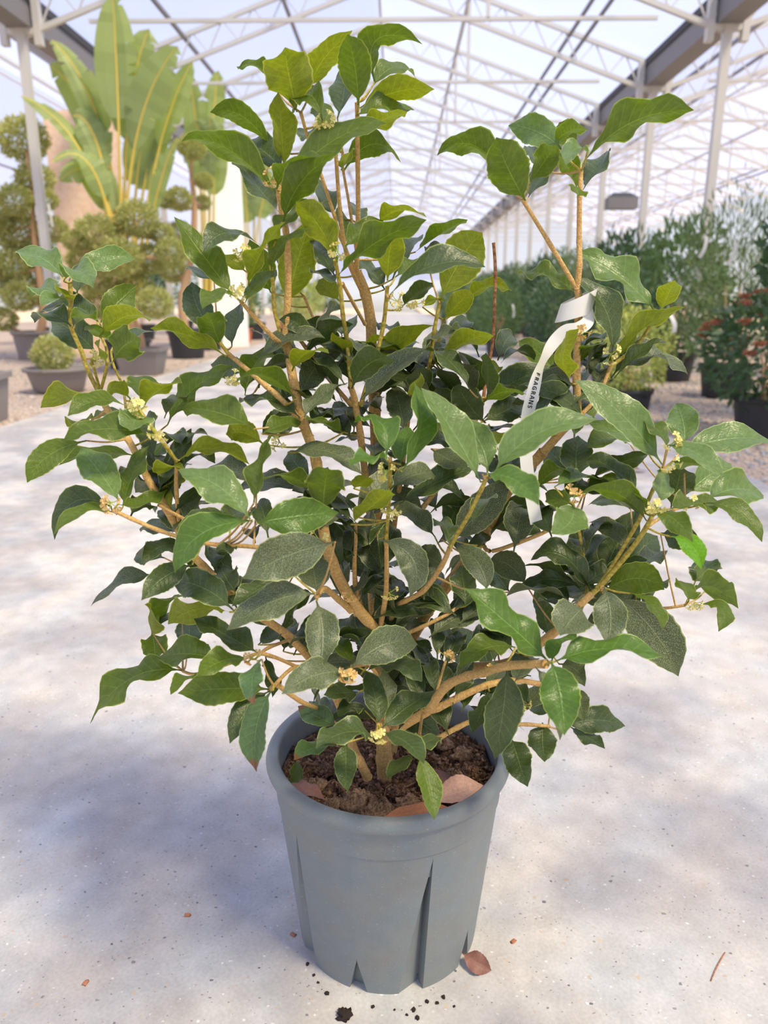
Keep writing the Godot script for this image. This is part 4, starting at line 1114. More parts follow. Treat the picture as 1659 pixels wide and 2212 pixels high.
func _ready() -> void:
	# ---------- camera, sky, sun, exposure ----------
	var cam := Camera3D.new()
	cam.name = "camera"
	cam.fov = 68.0
	cam.near = 0.05
	cam.far = 400.0
	cam.position = Vector3(0.0118, 1.0053, 1.0500)
	cam.rotation_degrees = Vector3(-15.6, 1.0, 0.0)
	var lens := CameraAttributesPhysical.new()
	lens.frustum_focal_length = 17.79
	lens.frustum_focus_distance = 1.05
	lens.frustum_near = 0.05
	lens.frustum_far = 400.0
	lens.exposure_aperture = 3.3
	cam.attributes = lens
	add_child(cam)
	cam.current = true

	var sky_mat := ProceduralSkyMaterial.new()
	sky_mat.sky_top_color = Color(0.58, 0.70, 0.93)
	sky_mat.sky_horizon_color = Color(0.98, 0.98, 1.0)
	sky_mat.sky_curve = 0.28
	sky_mat.sky_energy_multiplier = 0.95
	sky_mat.ground_bottom_color = Color(0.62, 0.58, 0.54)
	sky_mat.ground_horizon_color = Color(0.9, 0.88, 0.86)
	sky_mat.ground_energy_multiplier = 1.0
	sky_mat.sun_angle_max = 1.0
	var sky := Sky.new()
	sky.sky_material = sky_mat
	var env := Environment.new()
	env.background_mode = Environment.BG_SKY
	env.sky = sky
	env.tonemap_mode = Environment.TONE_MAPPER_LINEAR
	env.tonemap_exposure = 1.08
	env.sdfgi_enabled = true
	env.ssao_enabled = true
	env.ssil_enabled = true
	var we := WorldEnvironment.new()
	we.name = "world_environment"
	we.environment = env
	add_child(we)

	var sun := DirectionalLight3D.new()
	sun.name = "sun"
	sun.light_color = Color(1.0, 0.94, 0.79)
	sun.light_energy = 3.3
	sun.light_angular_distance = 14.0
	sun.shadow_enabled = true
	sun.sky_mode = DirectionalLight3D.SKY_MODE_LIGHT_ONLY
	add_child(sun)
	# the sun stands high on the right, a little in front of the pot
	sun.look_at_from_position(Vector3(4.5, 8.8, 3.5), Vector3.ZERO)

	rng.seed = 11
	make_materials()
	build_ground()
	build_greenhouse()
	build_pot()
	build_soil()
	build_shrub()
	build_tag()
	build_litter()
	build_left_side()
	build_right_side()

# ============================ helpers ============================
func numbered(called: String) -> String:
	var n: int = used.get(called, 0)
	used[called] = n + 1
	return called if n == 0 else "%s_%03d" % [called, n]

func thing(called: String, label: String, category: String, at := Vector3.ZERO, turn := 0.0, group := "") -> Node3D:
	var o := Node3D.new()
	o.name = numbered(called)
	add_child(o)
	o.position = at
	o.rotation.y = turn
	o.set_meta("label", label)
	o.set_meta("category", category)
	if group != "":
		o.set_meta("group", group)
	return o

func part(mesh: Mesh, called: String, mat: Material, parent: Node, at := Vector3.ZERO) -> MeshInstance3D:
	var o := MeshInstance3D.new()
	o.name = called
	o.mesh = mesh
	if mat:
		o.material_override = mat
	o.position = at
	parent.add_child(o, true)
	return o

func lone(mesh: Mesh, called: String, mat: Material, label: String, category: String, at := Vector3.ZERO, turn := 0.0, group := "") -> MeshInstance3D:
	var o := MeshInstance3D.new()
	o.name = numbered(called)
	o.mesh = mesh
	o.material_override = mat
	add_child(o)
	o.position = at
	o.rotation.y = turn
	o.set_meta("label", label)
	o.set_meta("category", category)
	if group != "":
		o.set_meta("group", group)
	return o

func structure(o: Node) -> void:
	o.set_meta("kind", "structure")

func begin() -> SurfaceTool:
	var st := SurfaceTool.new()
	st.begin(Mesh.PRIMITIVE_TRIANGLES)
	return st

func finish(st: SurfaceTool) -> ArrayMesh:
	st.generate_normals()
	return st.commit()

func quad(st: SurfaceTool, a: Vector3, b: Vector3, c: Vector3, d: Vector3) -> void:
	for p in [a, b, c, a, c, d]:
		st.add_vertex(p)

func box_into(st: SurfaceTool, lo: Vector3, hi: Vector3) -> void:
	st.set_smooth_group(-1)
	var p := []
	for k in 8:
		p.append(Vector3(hi.x if k & 1 else lo.x, hi.y if k & 2 else lo.y, hi.z if k & 4 else lo.z))
	for f in [[0, 2, 3, 1], [4, 5, 7, 6], [0, 4, 6, 2], [1, 3, 7, 5], [2, 6, 7, 3], [0, 1, 5, 4]]:
		quad(st, p[f[0]], p[f[1]], p[f[2]], p[f[3]])

func bar_into(st: SurfaceTool, a: Vector3, b: Vector3, w: float, h: float) -> void:
	# a square tube from a to b
	var t := (b - a).normalized()
	var s := t.cross(Vector3.UP)
	if s.length() < 0.01:
		s = Vector3.RIGHT
	s = s.normalized() * w * 0.5
	var u := s.normalized().cross(t).normalized() * h * 0.5
	st.set_smooth_group(-1)
	var ring := [s + u, -s + u, -s - u, s - u]
	for k in 4:
		var p: Vector3 = ring[k]
		var q: Vector3 = ring[(k + 1) % 4]
		quad(st, a + p, b + p, b + q, a + q)
	quad(st, a + ring[0], a + ring[1], a + ring[2], a + ring[3])
	quad(st, b + ring[3], b + ring[2], b + ring[1], b + ring[0])

func bar(a: Vector3, b: Vector3, w: float, h: float) -> ArrayMesh:
	var st := begin()
	bar_into(st, a, b, w, h)
	return finish(st)

func tube_into(st: SurfaceTool, pts: Array, radii: Array, sides := 8, cap := true) -> void:
	st.set_smooth_group(0)
	var rings := []
	var ref := Vector3(0.31, 0.17, 0.93)
	for i in pts.size():
		var t: Vector3 = (pts[min(i + 1, pts.size() - 1)] - pts[max(i - 1, 0)]).normalized()
		var s := t.cross(ref)
		if s.length() < 0.1:
			s = t.cross(Vector3.RIGHT)
		s = s.normalized()
		var u := s.cross(t).normalized()
		ref = u.cross(s) * 0.0 + ref
		var ring := []
		for k in sides:
			var a := TAU * k / sides
			ring.append(pts[i] + (s * cos(a) + u * sin(a)) * radii[i])
		rings.append(ring)
	for i in pts.size() - 1:
		for k in sides:
			var k2 := (k + 1) % sides
			quad(st, rings[i][k], rings[i + 1][k], rings[i + 1][k2], rings[i][k2])
	if cap:
		for e in [0, pts.size() - 1]:
			for k in sides:
				var k2 := (k + 1) % sides
				for p in ([pts[e], rings[e][k2], rings[e][k]] if e == 0 else [pts[e], rings[e][k], rings[e][k2]]):
					st.add_vertex(p)

func smooth_path(pts: Array, steps: int) -> Array:
	var out := []
	var n := pts.size()
	for i in n - 1:
		var p0: Vector3 = pts[max(i - 1, 0)]
		var p1: Vector3 = pts[i]
		var p2: Vector3 = pts[i + 1]
		var p3: Vector3 = pts[min(i + 2, n - 1)]
		for k in steps:
			out.append(p1.cubic_interpolate(p2, p0, p3, float(k) / steps))
	out.append(pts[n - 1])
	return out

func lathe_into(st: SurfaceTool, prof: Array, sides: int) -> void:
	# prof: Vector2(radius, height); smooth round, sharp at profile corners marked by repeated points
	var g := 0
	for i in prof.size() - 1:
		var a: Vector2 = prof[i]
		var b: Vector2 = prof[i + 1]
		if a.is_equal_approx(b):
			g += 1
			continue
		st.set_smooth_group(g)
		for k in sides:
			var t0 := TAU * k / sides
			var t1 := TAU * (k + 1) / sides
			var d0 := Vector3(sin(t0), 0, cos(t0))
			var d1 := Vector3(sin(t1), 0, cos(t1))
			var up := Vector3.UP
			quad(st, d0 * a.x + up * a.y, d0 * b.x + up * b.y, d1 * b.x + up * b.y, d1 * a.x + up * a.y)

func lathe(prof: Array, sides := 40) -> ArrayMesh:
	var st := begin()
	lathe_into(st, prof, sides)
	return finish(st)

func blob_into(st: SurfaceTool, c: Vector3, r: Vector3, noise: FastNoiseLite, amp: float, rings := 8, sides := 12) -> void:
	st.set_smooth_group(0)
	var grid := []
	for i in rings + 1:
		var row := []
		var th := PI * i / rings
		for k in sides:
			var ph := TAU * k / sides
			var d := Vector3(sin(th) * cos(ph), cos(th), sin(th) * sin(ph))
			var f := 1.0 + amp * noise.get_noise_3dv((d + c * 37.0) * 60.0)
			row.append(c + d * r * f)
		grid.append(row)
	for i in rings:
		for k in sides:
			var k2 := (k + 1) % sides
			quad(st, grid[i][k], grid[i][k2], grid[i + 1][k2], grid[i + 1][k])

func v3(a, i := 0) -> Vector3:
	return Vector3(a[i], a[i + 1], a[i + 2]) * 0.001

# ============================ materials ============================
func mat(called: String, color: Color, rough := 0.8, metal := 0.0) -> StandardMaterial3D:
	var m := StandardMaterial3D.new()
	m.resource_name = called
	m.albedo_color = color
	m.roughness = rough
	m.metallic = metal
	M[called] = m
	return m

func rgb8(r: float, g: float, b: float) -> Color:
	return Color(r / 255.0, g / 255.0, b / 255.0)

func noise_tex(freq: float, c0: Color, c1: Color, octaves := 4, size := 512, s := 1, at := 0.3, to := 0.7) -> NoiseTexture2D:
	var n := FastNoiseLite.new()
	n.seed = s
	n.frequency = freq
	n.fractal_octaves = octaves
	var t := NoiseTexture2D.new()
	t.width = size
	t.height = size
	t.seamless = true
	t.noise = n
	var g := Gradient.new()
	g.offsets = PackedFloat32Array([at, to])
	g.colors = PackedColorArray([c0, c1])
	t.color_ramp = g
	return t

func triplanar(m: StandardMaterial3D, scale: float, world := true) -> void:
	m.uv1_triplanar = true
	m.uv1_world_triplanar = world
	m.uv1_scale = Vector3.ONE * scale

func relief(m: StandardMaterial3D, freq: float, cm: float, s := 5, octaves := 4) -> void:
	m.heightmap_enabled = true
	m.heightmap_texture = noise_tex(freq, Color.BLACK, Color.WHITE, octaves, 512, s, 0.0, 1.0)
	m.heightmap_scale = cm

func speckled(size: int, base: Color, spread: float, specks: Array, s: int) -> ImageTexture:
	# an even ground with soft mottling and small hard specks of other stone
	var n := FastNoiseLite.new()
	n.seed = s
	n.frequency = 0.02
	n.fractal_octaves = 5
	var half := size / 2
	var g := n.get_seamless_image(half, half).get_data()
	n.seed = s + 1
	n.frequency = 0.25
	n.fractal_octaves = 2
	var f := n.get_seamless_image(half, half).get_data()
	n.seed = s + 2
	n.frequency = 0.008
	var w := n.get_seamless_image(half, half).get_data()
	var out := PackedByteArray()
	out.resize(half * half * 3)
	for i in half * half:
		var v := 1.0 + spread * ((g[i] - 128) / 128.0 * 0.8 + (f[i] - 128) / 128.0 * 0.7)
		var t := (w[i] - 128) / 128.0 * 0.02
		out[i * 3] = int(clampf(base.r * v + t, 0, 1) * 255)
		out[i * 3 + 1] = int(clampf(base.g * v, 0, 1) * 255)
		out[i * 3 + 2] = int(clampf(base.b * v - t, 0, 1) * 255)
	var im := Image.create_from_data(half, half, false, Image.FORMAT_RGB8, out)
	im.resize(size, size, Image.INTERPOLATE_BILINEAR)
	var r := RandomNumberGenerator.new()
	r.seed = s
	for sp in specks:
		for k in int(sp[0]):
			var x := r.randi_range(0, size - 1)
			var y := r.randi_range(0, size - 1)
			var d := r.randf_range(sp[1], sp[2])
			var c: Color = sp[3].lerp(sp[4], r.randf()).lerp(base, r.randf() * 0.55)
			for q in 3:
				var ww := maxi(1, int(d * r.randf_range(0.5, 1.0)))
				var hh := maxi(1, int(d * r.randf_range(0.3, 0.8)))
				im.fill_rect(Rect2i(x + int(r.randf_range(-0.3, 0.3) * d), y + int(r.randf_range(-0.3, 0.3) * d), ww, hh), c)
	return ImageTexture.create_from_image(im)

func leaf_texture(base: Color, vein: Color, edge: Color, dust: float, brown_tip: bool, s: int) -> ImageTexture:
	# u across the blade, v from the stalk to the point: midrib, side veins, pale margin, flecks of dust
	var w := 160
	var h := 320
	var n := FastNoiseLite.new()
	n.seed = s
	n.frequency = 0.035
	n.fractal_octaves = 3
	var fine := FastNoiseLite.new()
	fine.seed = s + 3
	fine.frequency = 0.22
	fine.fractal_octaves = 2
	var im := Image.create(w, h, false, Image.FORMAT_RGB8)
	for y in h:
		var v := float(y) / h
		for x in w:
			var u := absf(float(x) / w * 2.0 - 1.0)
			var c := base
			var m := 1.0 + 0.1 * n.get_noise_2d(x, y) + 0.07 * fine.get_noise_2d(x, y)
			c = Color(c.r * m, c.g * m, c.b * m)
			# side veins leave the midrib forwards and bend towards the margin
			var k := (v - u * 0.16 + u * u * 0.03) * 11.0
			var d := absf(k - roundf(k))
			var vs := clampf(1.0 - d / 0.07, 0, 1) * (1.0 - u * 0.7) * 0.55
			c = c.lerp(vein, vs)
			c = c.lerp(vein, clampf(1.0 - u / (0.045 * (1.15 - v)), 0, 1) * 0.85)
			c = c.lerp(edge, clampf((u - 0.93) / 0.05, 0, 1) * 0.8)
			if dust > 0.0:
				var q := fine.get_noise_2d(x * 0.55 + y * 0.4, y * 1.6 - x * 0.5)
				c = c.lerp(Color(0.72, 0.74, 0.68), clampf((q - 0.04) * 2.6, 0, 1) * dust)
			if brown_tip:
				c = c.lerp(Color(0.52, 0.36, 0.27), clampf((v - 0.86 + 0.06 * n.get_noise_2d(x * 2.0, y * 2.0)) / 0.03, 0, 1))
			im.set_pixel(x, y, c)
	return ImageTexture.create_from_image(im)

func leaf_relief() -> ImageTexture:
	var w := 160
	var h := 320
	var im := Image.create(w, h, false, Image.FORMAT_L8)
	var fine := FastNoiseLite.new()
	fine.seed = 9
	fine.frequency = 0.09
	for y in h:
		var v := float(y) / h
		for x in w:
			var u := absf(float(x) / w * 2.0 - 1.0)
			var k := (v - u * 0.16 + u * u * 0.03) * 11.0
			var d := absf(k - roundf(k))
			var z := 0.5 + 0.3 * d + 0.16 * fine.get_noise_2d(x, y)
			z -= clampf(1.0 - u / 0.07, 0, 1) * 0.3
			im.set_pixel(x, y, Color(z, z, z))
	return ImageTexture.create_from_image(im)

func make_materials() -> void:
	# leaves: albedo from the blade texture, light passes through the thin blade
	var bump := leaf_relief()
	var kinds := {
		# tone: [base, vein, edge, dust, brown tip, backlight, roughness]
		"y": [rgb8(142, 156, 56), rgb8(196, 208, 92), rgb8(214, 214, 120), 0.0, false, Color(1, 1, 0.45), 0.5],  # yellowish underside, with the glow of backlit blades put into the colour
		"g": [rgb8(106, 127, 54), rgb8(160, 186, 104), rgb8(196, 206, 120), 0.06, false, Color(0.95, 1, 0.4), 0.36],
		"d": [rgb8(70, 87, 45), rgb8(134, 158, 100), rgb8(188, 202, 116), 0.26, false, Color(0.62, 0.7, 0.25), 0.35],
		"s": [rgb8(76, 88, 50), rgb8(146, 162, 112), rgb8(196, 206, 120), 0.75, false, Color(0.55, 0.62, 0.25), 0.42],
		"l": [rgb8(118, 143, 82), rgb8(160, 190, 134), rgb8(196, 212, 140), 0.08, false, Color(0.75, 0.85, 0.4), 0.3],  # pale leaf tops, their sheen painted into the base colour
		"b": [rgb8(94, 126, 52), rgb8(150, 190, 110), rgb8(196, 212, 116), 0.08, false, Color(0.75, 0.85, 0.35), 0.34],
		"n": [rgb8(128, 186, 58), rgb8(176, 214, 100), rgb8(200, 220, 110), 0.0, false, Color(0.95, 1, 0.4), 0.3],
		"r": [rgb8(86, 116, 72), rgb8(150, 172, 112), rgb8(170, 186, 110), 0.12, true, Color(0.62, 0.7, 0.25), 0.42],
	}
	var s := 20
	for t in kinds:
		var k = kinds[t]
		var m := mat("leaf_" + t, Color.WHITE, k[6])
		m.albedo_texture = leaf_texture(k[0], k[1], k[2], k[3], k[4], s)
		m.texture_repeat = false
		m.backlight_enabled = true
		m.backlight = k[5]
		m.heightmap_enabled = true
		m.heightmap_texture = bump
		m.heightmap_scale = 0.12
		m.cull_mode = BaseMaterial3D.CULL_DISABLED
		s += 7
	var bark := mat("bark", Color.WHITE, 0.8)
	bark.albedo_texture = noise_tex(0.03, rgb8(196, 154, 92), rgb8(226, 188, 122), 4, 512, 3)
	triplanar(bark, 14.0)
	relief(bark, 0.06, 0.12)
	var twig := mat("green_twig", Color.WHITE, 0.65)
	twig.albedo_texture = noise_tex(0.03, rgb8(150, 132, 48), rgb8(206, 186, 84), 3, 256, 4)
	triplanar(twig, 18.0)
	var dead := mat("dead_twig", Color.WHITE, 0.85)
	dead.albedo_texture = noise_tex(0.03, rgb8(132, 84, 52), rgb8(196, 138, 92), 3, 256, 6)
	triplanar(dead, 18.0)
	var petal := mat("petal", rgb8(252, 240, 156), 0.6)
	petal.backlight_enabled = true
	petal.backlight = Color(0.6, 0.58, 0.4)
	petal.cull_mode = BaseMaterial3D.CULL_DISABLED
	var petal2 := mat("petal_old", rgb8(238, 200, 128), 0.6)
	petal2.cull_mode = BaseMaterial3D.CULL_DISABLED
	mat("pedicel", rgb8(176, 190, 70), 0.6)

	# concrete: pale, mottled, with chips of dark and light stone
	var conc := mat("concrete", Color.WHITE, 0.86)
	conc.albedo_texture = speckled(2048, rgb8(199, 195, 191), 0.075, [
		[7000, 1.5, 4.0, rgb8(120, 118, 118), rgb8(150, 132, 118)],
		[900, 3.0, 6.0, rgb8(96, 98, 104), rgb8(130, 126, 124)],
		[90, 5.0, 9.0, rgb8(92, 98, 110), rgb8(136, 130, 128)],
		[2600, 2.0, 6.0, rgb8(232, 230, 226), rgb8(240, 236, 230)],
		[500, 4.0, 9.0, rgb8(196, 172, 148), rgb8(210, 190, 168)]], 31)
	triplanar(conc, 0.55)
	relief(conc, 0.15, 0.1)
	conc.detail_enabled = true
	conc.detail_blend_mode = BaseMaterial3D.BLEND_MODE_MUL
	conc.detail_albedo = noise_tex(0.012, Color(0.86, 0.86, 0.885), Color(1, 1, 1), 4, 512, 77, 0.35, 0.62)
	conc.detail_uv_layer = BaseMaterial3D.DETAIL_UV_2
	conc.uv2_triplanar = true
	conc.uv2_world_triplanar = true
	conc.uv2_scale = Vector3.ONE * 0.23
	var grav := mat("gravel", Color.WHITE, 0.95)
	grav.albedo_texture = noise_tex(0.05, rgb8(150, 130, 116), rgb8(214, 194, 178), 5, 1024, 41)
	triplanar(grav, 0.5)
	relief(grav, 0.12, 1.2)
	mat("pebble", rgb8(196, 182, 170), 0.9)
	M.pebble.vertex_color_use_as_albedo = true
	M.pebble.albedo_color = Color.WHITE

	# the grey recycled plastic of the pot with pale flecks
	var pot := mat("pot_plastic", Color.WHITE, 0.52)
	pot.albedo_texture = speckled(1024, rgb8(130, 137, 140), 0.035, [
		[1600, 2.0, 5.0, rgb8(158, 164, 168), rgb8(170, 172, 174)],
		[250, 4.0, 9.0, rgb8(146, 152, 156), rgb8(160, 164, 166)],
		[40, 2.0, 4.0, rgb8(90, 80, 70), rgb8(110, 96, 80)]], 51)
	triplanar(pot, 2.6)
	relief(pot, 0.2, 0.03)
	var soil := mat("soil", Color.WHITE, 0.95)
	soil.albedo_texture = noise_tex(0.06, rgb8(74, 50, 38), rgb8(186, 142, 108), 5, 512, 61, 0.25, 0.75)
	triplanar(soil, 5.0)
	relief(soil, 0.1, 1.0, 62)
	var clod := mat("clod", Color.WHITE, 0.95)
	clod.albedo_texture = noise_tex(0.08, rgb8(120, 88, 66), rgb8(206, 168, 134), 5, 256, 63)
	triplanar(clod, 8.0)
	relief(clod, 0.15, 0.5, 64)
	mat("peat", rgb8(46, 34, 30), 0.95)
	var brown := mat("brown_leaf", Color.WHITE, 0.6)
	brown.albedo_texture = leaf_texture(rgb8(186, 120, 82), rgb8(212, 160, 122), rgb8(170, 108, 76), 0.05, false, 91)
	brown.texture_repeat = false
	brown.cull_mode = BaseMaterial3D.CULL_DISABLED
	var pink := mat("pink_leaf", Color.WHITE, 0.6)
	pink.albedo_texture = leaf_texture(rgb8(214, 166, 142), rgb8(230, 190, 168), rgb8(196, 146, 122), 0.05, false, 93)
	pink.texture_repeat = false
	pink.cull_mode = BaseMaterial3D.CULL_DISABLED
	var brown2 := mat("dark_brown_leaf", Color.WHITE, 0.6)
	brown2.albedo_texture = leaf_texture(rgb8(136, 92, 80), rgb8(164, 116, 100), rgb8(120, 82, 70), 0.05, false, 95)
	brown2.texture_repeat = false
	brown2.cull_mode = BaseMaterial3D.CULL_DISABLED
	var tag := mat("tag_film", rgb8(244, 243, 238), 0.45)
	tag.backlight_enabled = true
	tag.backlight = Color(0.5, 0.5, 0.5)
	tag.cull_mode = BaseMaterial3D.CULL_DISABLED
	mat("ink", rgb8(28, 28, 30), 0.6)

	# greenhouse
	var film := mat("roof_film", Color(0.8, 0.84, 1.0, 0.6), 0.9)
	film.transparency = BaseMaterial3D.TRANSPARENCY_ALPHA
	film.metallic_specular = 0.05
	film.backlight_enabled = true
	film.backlight = Color(0.75, 0.8, 1.0)
	film.cull_mode = BaseMaterial3D.CULL_DISABLED
	mat("galvanised", rgb8(206, 204, 200), 0.5, 0.25)
	mat("gutter_steel", rgb8(132, 130, 134), 0.55, 0.3)
	mat("dark_rubber", rgb8(62, 62, 70), 0.7)
	mat("white_paint", rgb8(252, 252, 250), 0.7)
	var board := mat("tan_board", Color.WHITE, 0.8)
	board.albedo_texture = noise_tex(0.03, rgb8(236, 202, 176), rgb8(244, 214, 190), 4, 256, 101)
	triplanar(board, 0.8)

	# other plants
	for a in [["leaf_topiary", rgb8(204, 204, 140)], ["leaf_dark", rgb8(82, 112, 84)], ["leaf_mid", rgb8(116, 144, 98)], ["leaf_grey", rgb8(140, 154, 118)], ["leaf_variegated", rgb8(196, 204, 120)], ["leaf_red", rgb8(190, 124, 104)], ["leaf_olive", rgb8(128, 146, 110)]]:
		var m := mat(a[0], a[1], 0.55)
		m.vertex_color_use_as_albedo = true
		m.backlight_enabled = true
		m.backlight = Color(0.7, 0.75, 0.35)
		m.cull_mode = BaseMaterial3D.CULL_DISABLED
	var big := mat("leaf_banana", rgb8(176, 192, 142), 0.5)
	big.vertex_color_use_as_albedo = true
	big.backlight_enabled = true
	big.backlight = Color(0.95, 1, 0.45)
	big.cull_mode = BaseMaterial3D.CULL_DISABLED
	mat("stalk_yellow", rgb8(222, 196, 92), 0.55)
	mat("trunk", rgb8(196, 158, 122), 0.85)
	mat("black_plastic", rgb8(48, 50, 56), 0.55)
	mat("grey_plastic", rgb8(132, 126, 124), 0.6)
	mat("terracotta", rgb8(214, 116, 76), 0.8)
	mat("sign_green", rgb8(84, 176, 112), 0.6)
	mat("sign_yellow", rgb8(246, 206, 64), 0.6)

# ============================ ground ============================
func build_ground() -> void:
	var f := MeshInstance3D.new()
	f.name = "floor"
	var bm := BoxMesh.new()
	bm.size = Vector3(5.35, 0.2, 72)
	f.mesh = bm
	f.material_override = M.concrete
	f.position = Vector3(-0.575, -0.1, -26)
	add_child(f)
	structure(f)
	f.set_meta("label", "pale speckled concrete slab of the greenhouse aisle")
	# gravel beds on both sides, a little lower than the slab
	for side in [[-33.25, 30.0, "floor_gravel_left"], [32.1, 30.0, "floor_gravel_right"]]:
		var g := MeshInstance3D.new()
		g.name = side[2]
		var gm := BoxMesh.new()
		gm.size = Vector3(60, 0.2, 110)
		g.mesh = gm
		g.material_override = M.gravel
		g.position = Vector3(side[0], -0.125, -40)
		add_child(g)
		structure(g)
	# loose pebbles too many to count
	var peb := begin()
	var n := FastNoiseLite.new()
	n.seed = 3
	n.frequency = 0.02
	blob_into(peb, Vector3.ZERO, Vector3(1, 0.6, 0.8), n, 0.5, 4, 6)
	var pm := finish(peb)
	for side in [-1, 1]:
		var mm := MultiMesh.new()
		mm.transform_format = MultiMesh.TRANSFORM_3D
		mm.use_colors = true
		mm.mesh = pm
		var cnt := 6000
		mm.instance_count = cnt
		for i in cnt:
			var z := -1.5 - pow(rng.randf(), 1.6) * 14.0
			var x := (-3.27 - rng.randf() * 5.0) if side < 0 else (2.12 + rng.randf() * 3.2)
			var r := rng.randf_range(0.008, 0.026)
			var b := Basis.from_euler(Vector3(rng.randf_range(-0.4, 0.4), rng.randf() * TAU, 0)).scaled(Vector3.ONE * r)
			mm.set_instance_transform(i, Transform3D(b, Vector3(x, -0.022, z)))
			var v := rng.randf_range(0.28, 0.62)
			mm.set_instance_color(i, Color(v * 1.04, v * 0.93, v * 0.84) if side < 0 else Color(v * 0.9, v * 0.86, v * 0.84))
		var o := MultiMeshInstance3D.new()
		o.name = "gravel_pebbles" if side < 0 else "gravel_pebbles_001"
		o.multimesh = mm
		o.material_override = M.pebble
		add_child(o)
		o.set_meta("kind", "stuff")
		o.set_meta("label", "loose pinkish gravel left of the aisle" if side < 0 else "loose grey gravel right of the aisle")
		o.set_meta("category", "gravel")

# ============================ greenhouse ============================
const XL := -5.45
const XR := 4.69
const XC := -0.38
const HG := 4.9
const HR := 6.86
const Z0 := -11.3
const DZ := 3.25

func roof_y(x: float) -> float:
	return HR - absf(x - XC) * (HR - HG - 0.25) / ((XR - XL) * 0.5)

func bay(ceiling: Node3D, off: float, rafters: bool, frames: int, first: int) -> void:
	var film := begin()
	film.set_smooth_group(-1)
	quad(film, Vector3(XL, roof_y(XL) + 0.1, 0), Vector3(XC, HR + 0.1, 0), Vector3(XC, HR + 0.1, -DZ), Vector3(XL, roof_y(XL) + 0.1, -DZ))
	var fl := finish(film)
	var film2 := begin()
	film2.set_smooth_group(-1)
	quad(film2, Vector3(XC, HR + 0.1, 0), Vector3(XR, roof_y(XR) + 0.1, 0), Vector3(XR, roof_y(XR) + 0.1, -DZ), Vector3(XC, HR + 0.1, -DZ))
	var fr := finish(film2)
	# one truss: chords, tie, hanger, lattice
	var mtop := []
	var mlow := []
	for s in [-1, 1]:
		var e := XL if s < 0 else XR
		mtop.append(bar(Vector3(e, HG + 0.22, 0), Vector3(XC, HR, 0), 0.07, 0.07))
		mlow.append(bar(Vector3(e, HG - 0.22, 0), Vector3(XC, HR - 0.42, 0), 0.07, 0.07))
	var mtie := bar(Vector3(XL + 1.0, HG - 0.03, 0), Vector3(XR - 1.0, HG - 0.03, 0), 0.05, 0.05)
	var mhang := bar(Vector3(XC + 1.66, HG - 0.03, 0), Vector3(XC + 1.66, roof_y(XC + 1.66) - 0.1, 0), 0.05, 0.05)
	var lat := begin()
	for s in [-1, 1]:
		var e := XL if s < 0 else XR
		for k in 9:
			var a := float(k) / 9.0
			var b := float(k + 1) / 9.0
			var mid := (a + b) * 0.5
			var p := Vector3(lerpf(e, XC, a), lerpf(HG + 0.22, HR, a), 0)
			var q := Vector3(lerpf(e, XC, mid), lerpf(HG - 0.22, HR - 0.42, mid), 0)
			var r := Vector3(lerpf(e, XC, b), lerpf(HG + 0.22, HR, b), 0)
			bar_into(lat, p, q, 0.022, 0.022)
			bar_into(lat, q, r, 0.022, 0.022)
	var mlat := finish(lat)
	for k in range(first, first + frames):
		var z := Z0 - DZ * k
		part(fl, "film_panel", M.roof_film, ceiling, Vector3(off, 0, z))
		part(fr, "film_panel", M.roof_film, ceiling, Vector3(off, 0, z))
		if rafters:
			var t := Node3D.new()
			t.name = "roof_truss"
			ceiling.add_child(t, true)
			t.position = Vector3(off, 0, z)
			for s in 2:
				part(mtop[s], "top_chord", M.galvanised, t)
				part(mlow[s], "bottom_chord", M.galvanised, t)
			part(mtie, "tie_bar", M.galvanised, t)
			part(mhang, "hanger", M.galvanised, t)
			part(mlat, "lattice", M.galvanised, t)
	var zs := Z0 - DZ * first
	var ze := Z0 - DZ * (first + frames)
	for a in [[-3.9, 0.06, 0], [-2.08, 0.06, 0], [0.98 * 1.3, 0.07, 1], [3.1, 0.05, 0], [3.35, 0.05, 0], [XC, 0.05, 1]]:
		var x: float = a[0]
		part(bar(Vector3(x, roof_y(x) - 0.06, zs), Vector3(x, roof_y(x) - 0.06, ze), a[1], a[1]), "purlin", M.galvanised if a[2] else M.gutter_steel, ceiling, Vector3(off, 0, 0))

